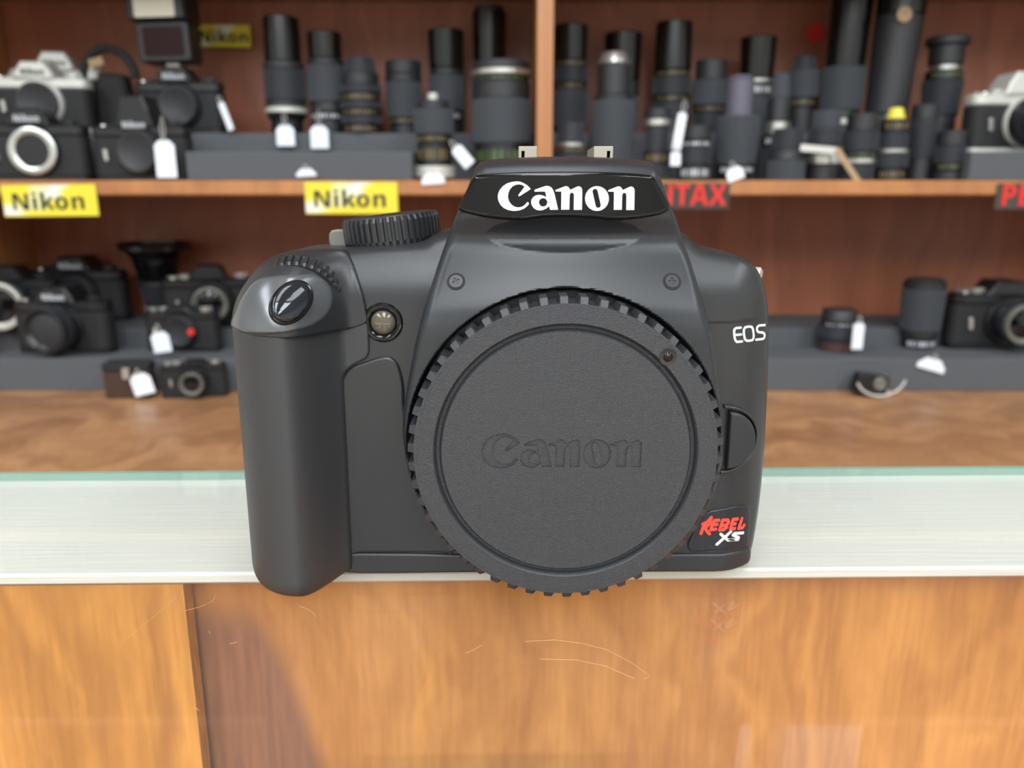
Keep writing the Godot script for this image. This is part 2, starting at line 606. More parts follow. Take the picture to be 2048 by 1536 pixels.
# ------------------------------------------------------------------ main
func _ready() -> void:
	rng.seed = 11
	font = SystemFont.new()
	font.font_names = PackedStringArray(["Droid Sans"])
	font.font_weight = 700
	# camera
	var cam := Camera3D.new()
	cam.name = "viewpoint"
	add_child(cam)
	cam.position = Vector3(0, EYE * 0.001, 0)
	cam.rotation_degrees = Vector3(-PITCH, 0, 0)
	cam.fov = rad_to_deg(2.0 * atan(768.0 / FOCAL))
	cam.near = 0.02
	cam.far = 60.0
	var at := CameraAttributesPhysical.new()
	at.frustum_focal_length = 12.0 * FOCAL / 768.0
	at.exposure_aperture = at.frustum_focal_length / 1.55
	at.frustum_focus_distance = 0.166
	at.frustum_near = 0.02
	at.frustum_far = 60.0
	cam.attributes = at
	cam.current = true
	# surroundings: a closed shop, so hardly any sky
	var env := Environment.new()
	env.background_mode = Environment.BG_COLOR
	env.background_color = Color(0.02, 0.02, 0.02)
	env.tonemap_mode = Environment.TONE_MAPPER_LINEAR
	env.tonemap_exposure = 1.03
	env.sdfgi_enabled = true
	env.ssao_enabled = true
	env.ssil_enabled = true
	var we := WorldEnvironment.new()
	we.name = "surroundings"
	we.environment = env
	add_child(we)
	make_materials()
	ceiling_lights()
	shop()
	counter()
	cabinet()
	dslr()
	upper_left()
	upper_right()
	lower_left()
	lower_right()

func ceiling_lights() -> void:
	var k := 0
	for z in [0.25, 1.55, 2.85, 4.15]:
		for x in [-1.5, 0.0, 1.5]:
			var row: String = ["above the display case", "just behind the customer", "over the middle of the shop", "by the far wall"][k / 3]
			var side: String = ["over the black cameras' end", "on the centre line", "over the lens end"][k % 3]
			var t := thing("ceiling_light", "white recessed fluorescent ceiling panel %s, %s" % [row, side], "ceiling light", Vector3(x, 1.698, z), Vector3.ZERO, "ceiling light panels")
			put("frame", slab(rect(0.64, 1.24), -0.004, 0.004, 0.002), M.frame_white, t, Vector3.ZERO, Vector3(90, 0, 0))
			put("diffuser", box(Vector3(0.58, 0.004, 1.18)), M.panel_glow, t, Vector3(0, -0.006, 0))
			var l := AreaLight3D.new()
			l.name = "light"
			l.area_size = Vector2(0.58, 1.18)
			l.area_normalize_energy = true
			l.light_energy = [1.2, 3.0, 3.8, 1.8][k / 3]
			l.light_color = Color(0.955, 0.98, 1.0)
			l.shadow_enabled = true
			l.area_range = 12.0
			l.area_attenuation = 2.0
			t.add_child(l)
			l.position = Vector3(0, -0.012, 0)
			l.rotation_degrees = Vector3(-90, 0, 0)
			k += 1

func shop() -> void:
	struct("floor", box(Vector3(6.2, 0.05, 7.0)), M.carpet, Vector3(0, -1.025, 2.0))
	struct("ceiling", box(Vector3(6.2, 0.05, 7.0)), M.ceiling_white, Vector3(0, 1.73, 2.0))
	struct("wall_left", box(Vector3(0.1, 2.8, 7.0)), M.plaster, Vector3(-3.05, 0.35, 2.0))
	struct("wall_right", box(Vector3(0.1, 2.8, 7.0)), M.plaster, Vector3(3.05, 0.35, 2.0))
	struct("wall_back", box(Vector3(6.2, 2.8, 0.1)), M.plaster, Vector3(0, 0.35, -1.45))
	struct("wall_front", box(Vector3(6.2, 2.8, 0.1)), M.plaster, Vector3(0, 0.35, 5.45))

# ------------------------------------------------------------------ the display case
func counter() -> void:
	var turn := Vector3(0, 1.0, 0)
	var t := thing("display_case", "glass-topped shop display case with white back rail and amber veneer sliding doors", "display case", Vector3(0, -0.995, -0.2), turn)
	var y := 0.995
	put("back_rail", slab(rect(1.9, 0.071), -0.0015, 0.0015, 0.0006), M.laminate, t, Vector3(0, y - 0.0041, -0.0135), Vector3(-90, 0, 0))
	# sliding doors at the back of the case, seen through the glass top from inside
	var split := spot(372, 1172, 180).x * 0.001
	var dl := put("sliding_door", box(Vector3(0.9, 0.30, 0.005)), M.door_left, t, Vector3(split - 0.45, y - 0.006 - 0.15, 0.0185))
	dl.mesh = door_mesh(0.9, 0.30, 0.005)
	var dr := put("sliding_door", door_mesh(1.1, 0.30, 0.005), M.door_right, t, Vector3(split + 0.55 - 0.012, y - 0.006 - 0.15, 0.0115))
	dr.set_meta("label", "amber veneer sliding door with a brown patch at its left end")
	put("floor_panel", box(Vector3(1.9, 0.018, 0.50)), M.shelf_wood, t, Vector3(0, 0.62, 0.235))
	for s in [-1, 1]: put("end_panel", box(Vector3(0.018, 0.985, 0.52)), M.laminate, t, Vector3(0.95 * s, 0.4925, 0.22))
	put("base_panel", box(Vector3(1.88, 0.60, 0.018)), M.laminate, t, Vector3(0, 0.30, 0.47))
	put("rear_panel", box(Vector3(1.88, 0.66, 0.018)), M.laminate, t, Vector3(0, 0.33, -0.02))
	put("front_glass", box(Vector3(1.88, 0.37, 0.004)), M.glass, t, Vector3(0, 0.805, 0.475))
	var cl := thing("added_case_lamp", "added tube lamp inside the front top of the display case, brightening the doors", "lamp", Vector3(0, -0.03, 0.255), turn)  # added out of view to brighten the sliding doors from inside
	put("tube", tube([Vector3(-0.8, 0, 0), Vector3(0, 0, 0), Vector3(0.8, 0, 0)], 0.008, 12), M.panel_glow, cl)
	put("reflector", slab(PackedVector2Array([Vector2(-0.84, -0.016), Vector2(0.84, -0.016), Vector2(0.84, 0.016), Vector2(-0.84, 0.016)]), 0.009, 0.012), M.frame_white, cl, Vector3(0, 0.004, 0), Vector3(-90, 0, 0))
	for sx in [-0.82, 0.82]: put("socket", box(Vector3(0.03, 0.024, 0.024), 0.002), M.frame_white, cl, Vector3(sx, 0.001, 0))
	var la := AreaLight3D.new()
	la.name = "light"
	la.area_size = Vector2(1.6, 0.016)
	la.area_normalize_energy = true
	la.light_energy = 0.12
	la.light_color = Color(1.0, 0.95, 0.86)
	la.shadow_enabled = true
	la.area_range = 12.0
	la.area_attenuation = 2.0
	cl.add_child(la)
	la.position = Vector3(0, -0.012, -0.006)
	la.rotation_degrees = Vector3(-30, 0, 0)
	var g := thing("glass_top", "clear glass sheet with a green edge lying on the display case", "glass sheet", Vector3(0, 0, -0.2), turn)
	put("pane", box(Vector3(1.92, 0.0024, 0.545)), M.glass, g, Vector3(0, -0.0013, 0.2285))
	put("polished_edge", box(Vector3(1.92, 0.0024, 0.0022)), M.edge_green, g, Vector3(0, -0.0013, -0.0452))
	# scratches and lint on the glass
	var scr := [[[240, 1288], [285, 1252], [335, 1210], [352, 1194]], [[1050, 1283], [1110, 1280], [1165, 1287], [1215, 1300], [1262, 1325], [1300, 1352]], [[1080, 1318], [1150, 1320], [1210, 1332], [1270, 1358]],
		[[930, 1308], [940, 1303], [965, 1290]], [[388, 1415], [395, 1418], [398, 1422]], [[418, 1262], [420, 1268]], [[368, 1222], [400, 1214], [425, 1203], [430, 1192]], [[600, 1212], [622, 1222], [632, 1234]], [[460, 1288], [474, 1284]], [[1288, 1358], [1300, 1354]]]
	for s in scr:
		var pts := []
		for p in s:
			var py: float = p[1]
			var ang := deg_to_rad(PITCH) + atan((py - 768.0) / FOCAL)
			var q := spot(p[0], py, EYE / tan(ang))
			pts.append(Vector3(q.x * 0.001, 0.00002, q.z * 0.001 + 0.2))
		var o := put("scratch", tube(pts, 0.00004, 5), M.scratch, g)
		o.rotation_degrees = -turn
	# unseen dark box, added so its shadow draws a line on the doors
	var b := thing("added_shadow_box", "added unseen black box inside the display case, casting a dark line on the doors", "box", Vector3(-0.004, -0.3655, -0.135))
	put("body", slab(rect(0.078, 0.048, 0.004), 0.0, 0.2925, 0.003), M.shade_black, b, Vector3.ZERO, Vector3(-90, 0, 0))
	put("lid", slab(rect(0.080, 0.050, 0.005), 0.2925, 0.3045, 0.002), M.shade_black, b, Vector3.ZERO, Vector3(-90, 0, 0))

func door_mesh(w: float, h: float, d: float) -> ArrayMesh:
	# the texture's u runs down the door (along the grain) and v across it
	var mb := Mb.new()
	var s := Vector3(w, h, d) / 2
	var k := mb.v.size()
	mb.quad(Vector3(-s.x, -s.y, s.z), Vector3(s.x, -s.y, s.z), Vector3(s.x, s.y, s.z), Vector3(-s.x, s.y, s.z))
	mb.uv[k] = Vector2(1, 0)
	mb.uv[k + 1] = Vector2(1, 1)
	mb.uv[k + 2] = Vector2(0, 1)
	mb.uv[k + 3] = Vector2(0, 0)
	mb.quad(Vector3(s.x, -s.y, -s.z), Vector3(-s.x, -s.y, -s.z), Vector3(-s.x, s.y, -s.z), Vector3(s.x, s.y, -s.z))
	mb.quad(Vector3(s.x, -s.y, s.z), Vector3(s.x, -s.y, -s.z), Vector3(s.x, s.y, -s.z), Vector3(s.x, s.y, s.z))
	mb.quad(Vector3(-s.x, -s.y, -s.z), Vector3(-s.x, -s.y, s.z), Vector3(-s.x, s.y, s.z), Vector3(-s.x, s.y, -s.z))
	mb.quad(Vector3(-s.x, s.y, s.z), Vector3(s.x, s.y, s.z), Vector3(s.x, s.y, -s.z), Vector3(-s.x, s.y, -s.z))
	mb.quad(Vector3(-s.x, -s.y, -s.z), Vector3(s.x, -s.y, -s.z), Vector3(s.x, -s.y, s.z), Vector3(-s.x, -s.y, s.z))
	return mb.mesh()

# ------------------------------------------------------------------ the cabinet
const D0 := 1080.0     # shelf fronts, mm from the eye
const DB := 1350.0     # back panel
const UP_Y := 112.0    # top of the upper shelf
const LO_Y := -184.0   # top of the ledge, which is the lower shelf

func cabinet() -> void:
	var x0 := -0.82
	var x1 := 1.02
	var w := x1 - x0
	var mx := (x0 + x1) / 2
	var t := thing("wall_cabinet", "long brown wooden wall cabinet with open shelves full of lenses and cameras", "cabinet", Vector3(mx, -1.0, -DB * 0.001))
	var top := 1.25
	var bp := put("back_panel", door_mesh(w, 2.25, 0.008), M.back_panel, t, Vector3(0, 1.125, -0.006))
	bp.set_meta("label", "reddish brown veneer back panel")
	for s in [[x0 - 0.011, "side_panel"], [x1 + 0.011, "side_panel"]]:
		put(s[1], door_mesh(0.022, 2.25, 0.29), M.shelf_wood, t, Vector3(s[0] - mx, 1.125, 0.13))
	var dv := spot(1090, 150, D0).x * 0.001
	put("divider", box(Vector3(0.021, 1.125 - 0.002, 0.268)), M.shelf_wood, t, Vector3(dv - mx, 1.0 + UP_Y * 0.001 + 0.5625, 0.134))
	put("divider", box(Vector3(0.021, (UP_Y - 20 - LO_Y) * 0.001, 0.268)), M.shelf_wood, t, Vector3(dv - mx, 1.0 + (UP_Y - 20 + LO_Y) * 0.0005, 0.134))
	for yy in [UP_Y * 0.001, 0.415, 0.735, 1.23]:
		var sh := put("shelf", shelf_mesh(w, 0.020, 0.27), M.shelf_wood, t, Vector3(0, 1.0 + yy - 0.010, 0.135))
		sh.name = sh.name
	put("ledge", shelf_mesh(w + 0.044, 0.03, 0.70), M.ledge, t, Vector3(0, 1.0 + LO_Y * 0.001 - 0.015, 0.35))
	put("base_front", box(Vector3(w + 0.03, 0.78, 0.018)), M.ledge, t, Vector3(0, 0.39, 0.67))
	# felt risers: a low front step and a higher rear step on each shelf
	var fx := func(px: float) -> float: return spot(px, 330, 1093).x * 0.001
	for r in [[UP_Y, 38.0, 372.0, 824.0, "upper", "under the yellow card's tiny tag"], [UP_Y, 38.0, 1940.0, 2400.0, "upper", "under the chrome-topped camera"], [LO_Y, 47.0, -100.0, 1040.0, "lower", "under the black cameras"], [LO_Y, 47.0, 1100.0, 2400.0, "lower", "under the tall plain lens"]]:
		var a: float = maxf(fx.call(r[2]), x0 + 0.004)
		var b: float = minf(fx.call(r[3]), x1 - 0.004)
		one("display_riser", slab(rect(b - a, r[1] * 0.001), -0.051, 0.051, 0.0015), M.felt, "low grey felt riser, front of %s shelf, %s" % [r[4], r[5]], "display riser", Vector3((a + b) / 2, (r[0] + r[1] * 0.5) * 0.001, -1.144))
	for r in [[UP_Y, 70.0, "upper"], [LO_Y, 74.0, "lower"]]:
		for bay in 2:
			var a: float = [x0 + 0.004, dv + 0.0115][bay]
			var b: float = [dv - 0.0115, x1 - 0.004][bay]
			one("display_riser", slab(rect(b - a, r[1] * 0.001), -0.076, 0.076, 0.0015), M.felt, "high grey felt riser, back of %s shelf, %s" % [r[2], ["yellow-card bay", "red-card bay"][bay]], "display riser", Vector3((a + b) / 2, (r[0] + r[1] * 0.5) * 0.001, -1.273))
	labels()
	# boxes on the top shelf, mirrored in the glass
	for b in [[1525, 75, "narrow"], [1740, 130, "wide"], [490, 45, "slim"]]:
		var q := spot(b[0], 384, 1160.0)
		var o := thing("carton", "%s white carton standing on the high shelf of the cabinet" % b[2], "box", Vector3(q.x * 0.001, 0.735, -1.16))
		put("body", slab(rect(b[1] * 0.001, 0.16), -0.04, 0.04, 0.001), M.paper, o, Vector3(0, 0.08, 0))
		put("flap", slab(rect(b[1] * 0.001 - 0.004, 0.05), 0.04, 0.0405), M.paper, o, Vector3(0, 0.132, 0))

func shelf_mesh(w: float, h: float, d: float) -> ArrayMesh:
	# a board with eased front edges; grain along x
	var e := 0.0025
	var prof := [Vector2(-d / 2, -h / 2), Vector2(d / 2 - e, -h / 2), Vector2(d / 2, -h / 2 + e), Vector2(d / 2, h / 2 - e), Vector2(d / 2 - e, h / 2), Vector2(-d / 2, h / 2)]
	var mb := Mb.new()
	var run := 0.0
	for i in prof.size():
		var a: Vector2 = prof[i]
		var b: Vector2 = prof[(i + 1) % prof.size()]
		var k := mb.v.size()
		mb.quad(Vector3(-w / 2, a.y, a.x), Vector3(-w / 2, b.y, b.x), Vector3(w / 2, b.y, b.x), Vector3(w / 2, a.y, a.x))
		var v0 := run / 0.7
		run += a.distance_to(b)
		var v1 := run / 0.7
		mb.uv[k] = Vector2(0, v0)
		mb.uv[k + 1] = Vector2(0, v1)
		mb.uv[k + 2] = Vector2(1, v1)
		mb.uv[k + 3] = Vector2(1, v0)
	for s in [-1.0, 1.0]:
		var poly := PackedVector2Array(prof)
		tri_fill(mb, [poly], [], func(p: Vector2): return Vector3(s * w / 2, p.y, p.x), Vector3(s, 0, 0))
	# outside faces must point outwards whatever the order above
	for k in range(0, mb.ix.size(), 3):
		var n := (mb.v[mb.ix[k + 1]] - mb.v[mb.ix[k]]).cross(mb.v[mb.ix[k + 2]] - mb.v[mb.ix[k]])
		if n.dot(mb.n[mb.ix[k]]) > 0:
			var q := mb.ix[k + 1]
			mb.ix[k + 1] = mb.ix[k + 2]
			mb.ix[k + 2] = q
	return mb.mesh()

func labels() -> void:
	# printed brand cards on the shelf edge and on the back panel
	var im := Image.create(256, 84, false, Image.FORMAT_RGB8)
	for y in 84:
		for x in 256:
			var u := x / 256.0
			var v := y / 84.0
			var c := Color(0.90, 0.83, 0.20)
			var ray := absf(u - 0.62 + v * 0.28 + 0.04 * sin(v * 9.0))
			var a := smoothstep(0.17, 0.05, ray) * smoothstep(0.62, 0.30, v)
			var low := smoothstep(0.30, 0.12, u) * smoothstep(0.45, 0.75, v) * smoothstep(0.99, 0.93, v)
			var mid := smoothstep(0.16, 0.06, absf(u - 0.42 + v * 0.10)) * 0.7 * smoothstep(0.9, 0.7, v)
			c = c.lerp(Color(0.90, 0.90, 0.84), clampf(maxf(maxf(a, low), mid), 0, 1))
			im.set_pixel(x, y, c)
	var ym := mat("yellow_card", Color.WHITE, 0.45)
	ym.albedo_texture = ImageTexture.create_from_image(im)
	var cards := [[100, 401, D0 - 2.0, 190.0, 62.0, "yellow Nikon"], [703, 396, D0 - 2.0, 186.0, 62.0, "y"], [449, 72, DB - 12.0, 100.0, 40.0, "w"]]
	var lab := ["yellow brand card on the shelf edge below the camera with a silver mount ring", "yellow brand card on the shelf edge below the lens with a cream base ring", "small yellow brand card on the back panel beside the flash unit"]
	for i in 3:
		var c: Array = cards[i]
		var q := spot(c[0], c[1], c[2])
		var mm: float = c[2] / cos(deg_to_rad(PITCH)) / FOCAL * (1.0 - 0.06)
		var w: float = c[3] * mm * 0.001
		var h: float = c[4] * mm * 0.001
		var t := thing("brand_card", lab[i], "label", q * 0.001, Vector3(0, 0, [0.6, 0.0, -0.8][i]), "yellow brand cards")
		var m := put("card", door_mesh(w, h, 0.0006), ym, t)
		m.mesh = card_mesh(w, h, 0.0006)
		put("lettering", text("Nikon", h * 0.52, 0.0006), M.ink, t, Vector3(-w * 0.02, -h * 0.04, 0.0004)).scale = Vector3(1.16, 1, 1)
	for i in 2:
		var q := spot([1448.0, 2003.0][i], 391, D0 - 2.0)
		var t := thing("brand_card", ["red brand lettering on clear film on the shelf edge behind the camera's prism", "red brand lettering on film on the shelf edge below a chrome-topped camera"][i], "label", q * 0.001, Vector3.ZERO, "red brand cards")
		var s := text("PENTAX", 0.0275, 0.0008)
		var w := s.get_aabb().size.x
		var tm := put("lettering", s, M.red, t, Vector3([-w / 2, w / 2][i], 0, 0.0012))
		tm.position.x *= 0.98
		var f := put("film", slab(rect(w + 0.012, 0.034), -0.0003, 0.0003), M.film, t, Vector3([-w / 2, w / 2][i], -0.001, 0))
		f.position.x *= 0.98
	one("sticker", lathe([Vector2(0, 0), Vector2(0.015, 0), Vector2(0.015, 0.0006), Vector2(0, 0.0006)], 24), M.red, "round red sticker on the back panel above the dark lenses", "sticker", spot(1631, 66, DB - 7) * 0.001, Vector3(90, 0, 0))

func card_mesh(w: float, h: float, d: float) -> ArrayMesh:
	var mb := Mb.new()
	var s := Vector3(w, h, d) / 2
	mb.quad(Vector3(-s.x, -s.y, s.z), Vector3(s.x, -s.y, s.z), Vector3(s.x, s.y, s.z), Vector3(-s.x, s.y, s.z))
	mb.quad(Vector3(s.x, -s.y, -s.z), Vector3(-s.x, -s.y, -s.z), Vector3(-s.x, s.y, -s.z), Vector3(s.x, s.y, -s.z))
	wall(mb, rect(w, h), func(p: Vector2): return Vector3(p.x, p.y, -s.z), func(p: Vector2): return Vector3(p.x, p.y, s.z))
	return mb.mesh()

# ------------------------------------------------------------------ the subject: a digital SLR body
func curve_at(tab: Array, x: float) -> float:
	var n := tab.size()
	if x <= tab[0][0]: return tab[0][1]
	if x >= tab[n - 1][0]: return tab[n - 1][1]
	var i := 0
	while tab[i + 1][0] < x: i += 1
	var a: Array = tab[maxi(i - 1, 0)]
	var b: Array = tab[i]
	var c: Array = tab[i + 1]
	var d: Array = tab[mini(i + 2, n - 1)]
	var w: float = (x - b[0]) / (c[0] - b[0])
	return cubic_interpolate_in_time(b[1], c[1], a[1], d[1], w, c[0] - b[0], a[0] - b[0] - (0.001 if i == 0 else 0.0), d[0] - b[0] + (0.001 if i + 2 > n - 1 else 0.0))

func h_body(x: float, y: float) -> float:
	var z := 0.0
	if x > 49.0: z -= 0.045 * (x - 49.0) * (x - 49.0)
	if y > 66.0: z -= 0.032 * (y - 66.0) * (y - 66.0)
	# the top cover stands a little proud of the front cover
	if x > 30.0: z += 0.22 * smoothstep(-0.25, 0.25, y - (61.2 + 0.05 * (x - 45.0)))
	# hollow that sweeps up to the prism
	return z

func h_grip(x: float, y: float) -> float:
	var u := clampf((-48.0 - x) / 15.6, 0.0, 0.999)
	var z := -8.0 + 23.5 * sqrt(1.0 - u * u)
	z = lerpf(z, 0.9, smoothstep(-47.9, -36.7, x))
	if y < 5.0: z -= 5.0 - sqrt(25.0 - pow(5.0 - maxf(y, 0.0), 2))
	return z

func h_shoulder(x: float, y: float) -> float:
	var u := clampf((-48.0 - x) / 15.6, 0.0, 0.999)
	var v := clampf((y - 60.0) / 18.0, 0.0, 0.999)
	var dome := -8.0 + 23.8 * sqrt(maxf(0.0, 1.0 - u * u - v * v))
	return lerpf(dome, h_body(x, y) + 1.15, smoothstep(-47.0, -35.0, x))

const HOUSE := [[-5.0, 9.4], [0.0, 9.8], [55.0, 10.6], [63.0, 10.6], [66.5, 10.1], [69.5, 9.0], [73.0, 7.2], [75.5, 5.7], [77.2, 4.8], [78.8, 4.3], [80.4, 4.3], [82.2, 5.0], [84.5, 6.0], [88.0, 6.2], [92.0, 6.2], [93.6, 5.6], [95.2, 4.0], [96.6, 1.6], [98.5, -3.0]]
func h_house(x: float, y: float) -> float:
	var z := curve_at(HOUSE, y)
	var q := pow((x - 11.2) / 16.8, 2) + pow((y - 80.9) / 3.7, 2)
	if q < 1.0: z -= 1.5 * pow(1.0 - q, 0.9)
	# the round recess that the mount and the cap sit in
	var rr := Vector2(x - 11.3, y - 35.8).length()
	if rr < 34.3: z = minf(z, lerpf(z, 6.5, smoothstep(34.3, 33.7, rr)))
	z -= 0.0016 * pow(maxf(0.0, y - 60.0) / 38.0, 1.0) * pow(x - 11.2, 2) * 3.0
	return z

func h_plate(x: float, y: float) -> float:
	return h_shoulder(x, y) + 0.75

func h_name(x: float, y: float) -> float:
	return 7.1 - 0.0035 * pow(x - 11.2, 2)

func ell(c: Vector2, rx: float, ry: float, n := 40) -> PackedVector2Array:
	var o := PackedVector2Array()
	for i in n: o.append(c + Vector2(cos(TAU * i / n) * rx, sin(TAU * i / n) * ry))
	return o

var logo_letters := []
var logo_holes := []
func trace_logo() -> void:
	# the maker's five white letters, traced in picture pixels; mapped to a box of width 1 by the users
	var c := [[690, 160], [560, 175], [430, 215], [320, 290], [240, 390], [200, 500], [195, 570], [215, 670], [270, 770], [350, 845], [450, 895], [560, 918], [650, 922], [760, 905], [860, 868], [930, 820], [985, 765], [1000, 735], [985, 700], [965, 690], [940, 705], [890, 765], [830, 805], [760, 825], [700, 828], [620, 805], [550, 755], [495, 685], [465, 600], [460, 540], [475, 450], [510, 370], [570, 300], [650, 255], [740, 240], [820, 255], [885, 300], [725, 510], [728, 535], [750, 550], [1025, 375], [1037, 350], [1020, 325], [950, 260], [860, 205], [780, 170]]
	var a := [[1130, 395], [1145, 375], [1300, 320], [1420, 280], [1470, 278], [1530, 292], [1580, 325], [1620, 390], [1650, 480], [1745, 890], [1535, 893], [1515, 805], [1440, 860], [1350, 900], [1265, 910], [1180, 890], [1110, 840], [1065, 770], [1050, 700], [1060, 630], [1100, 570], [1165, 525], [1240, 507], [1320, 515], [1385, 535], [1440, 565], [1425, 490], [1410, 425], [1290, 425], [1145, 430]]
	var n := [[1155, 385], [1170, 360], [1350, 290], [1410, 270], [1450, 278], [1485, 305], [1520, 360], [1690, 280], [1735, 275], [1780, 300], [1805, 345], [1808, 390], [1800, 845], [1600, 845], [1605, 480], [1590, 445], [1555, 428], [1520, 445], [1505, 490], [1495, 840], [1297, 842], [1302, 405], [1170, 402]]
	var conv := func(l: Array, ox: float, k: float, dx: float, dy: float) -> PackedVector2Array:
		var o := PackedVector2Array()
		for p in l: o.append(Vector2(ox + (p[0] + dx) / k, 350 + (p[1] + dy) / k))
		return o
	logo_letters = [conv.call(c, 980.0, 12.8, 0.0, 0.0), conv.call(a, 980.0, 12.8, 0.0, 0.0), conv.call(n, 1120.0, 12.047, -1272.0, -4.0), ell(Vector2(1120 + 890 / 12.047, 350 + 568 / 12.047), 290 / 12.047, 300 / 12.047), conv.call(n, 1120.0, 12.047, 0.0, 0.0)]
	var slot := PackedVector2Array()
	for k in 9: slot.append(Vector2(845, 397) + Vector2.from_angle(PI + PI * k / 8.0 - 0.21) * 62)
	for k in 9: slot.append(Vector2(920, 728) + Vector2.from_angle(PI * k / 8.0 - 0.21) * 62)
	var os := PackedVector2Array()
	for p in slot: os.append(Vector2(1120 + p.x / 12.047, 350 + p.y / 12.047))
	logo_holes = [ell(Vector2(980 + 1360 / 12.8, 350 + 700 / 12.8), 105 / 12.8, 107 / 12.8, 28), os]

func stroke(lines: Array, width: float, k: float, o: Vector2, hf: Callable) -> Array:
	# brush strokes given in enlarged picture pixels -> [polygons, holes] in mm on a surface
	var polys := []
	var holes := []
	for l in lines:
		var pts := PackedVector2Array()
		for p in l:
			var q := hit(o.x + p[0] / k, o.y + p[1] / k, hf)
			pts.append(Vector2(q.x, q.y) * 100.0)
		var closed: bool = l[0] == l[l.size() - 1] and l.size() > 3
		if closed: pts.remove_at(pts.size() - 1)
		for r in Geometry2D.offset_polyline(pts, width * 50.0, Geometry2D.JOIN_ROUND, Geometry2D.END_JOINED if closed else Geometry2D.END_ROUND):
			if Geometry2D.is_polygon_clockwise(r): holes.append(r)
			else:
				# join it to the strokes it touches
				var cur: PackedVector2Array = r
				var keep := []
				for other in polys:
					var outer := []
					var inner := []
					for m in Geometry2D.merge_polygons(cur, other):
						if Geometry2D.is_polygon_clockwise(m): inner.append(m)
						else: outer.append(m)
					if outer.size() == 1:
						cur = outer[0]
						holes.append_array(inner)
					else: keep.append(other)
				keep.append(cur)
				polys = keep
	var small := func(l: Array) -> Array:
		var out := []
		for q in l:
			var v := PackedVector2Array()
			for p in q: v.append(p * 0.01)
			out.append(v)
		return out
	return [small.call(polys), small.call(holes)]

func on_surface(o: Node3D, p: Vector3, hf: Callable, lift := 0.0, spin := 0.0) -> void:
	# stand a part whose axis is y upright on a surface of the subject
	var e := 0.4
	var nrm := Vector3(hf.call(p.x - e, p.y) - hf.call(p.x + e, p.y), hf.call(p.x, p.y - e) - hf.call(p.x, p.y + e), 2 * e).normalized()
	var xa := Vector3(1, 0, 0)
	xa = (xa - nrm * xa.dot(nrm)).normalized()
	o.basis = Basis(xa, nrm, xa.cross(nrm)) * Basis(Vector3.UP, spin)
	o.position = (p + nrm * lift) * 0.001

func recessed(radius: float, letters: Array, islands: Array, deep: float) -> ArrayMesh:
	# a flat round face with sunk shapes (mm, in x and y, facing z)
	var mb := Mb.new()
	var disc := ell(Vector2.ZERO, radius, radius, 96)
	var top := func(p: Vector2): return Vector3(p.x, p.y, 0) * 0.001
	var low := func(p: Vector2): return Vector3(p.x, p.y, -deep) * 0.001
	tri_fill(mb, [disc], letters, top, Vector3(0, 0, 1))
	tri_fill(mb, letters, islands, low, Vector3(0, 0, 1))
	tri_fill(mb, islands, [], top, Vector3(0, 0, 1))
	for l in letters: wall(mb, l, low, top, true)
	for l in islands: wall(mb, l, low, top)
	wall(mb, disc, func(p: Vector2): return Vector3(p.x, p.y, -1.0) * 0.001, top)
	return mb.mesh()

func mm_prof(l: Array) -> Array:
	var o := []
	for p in l: o.append(Vector2(p[0], p[1]) * 0.001)
	return o

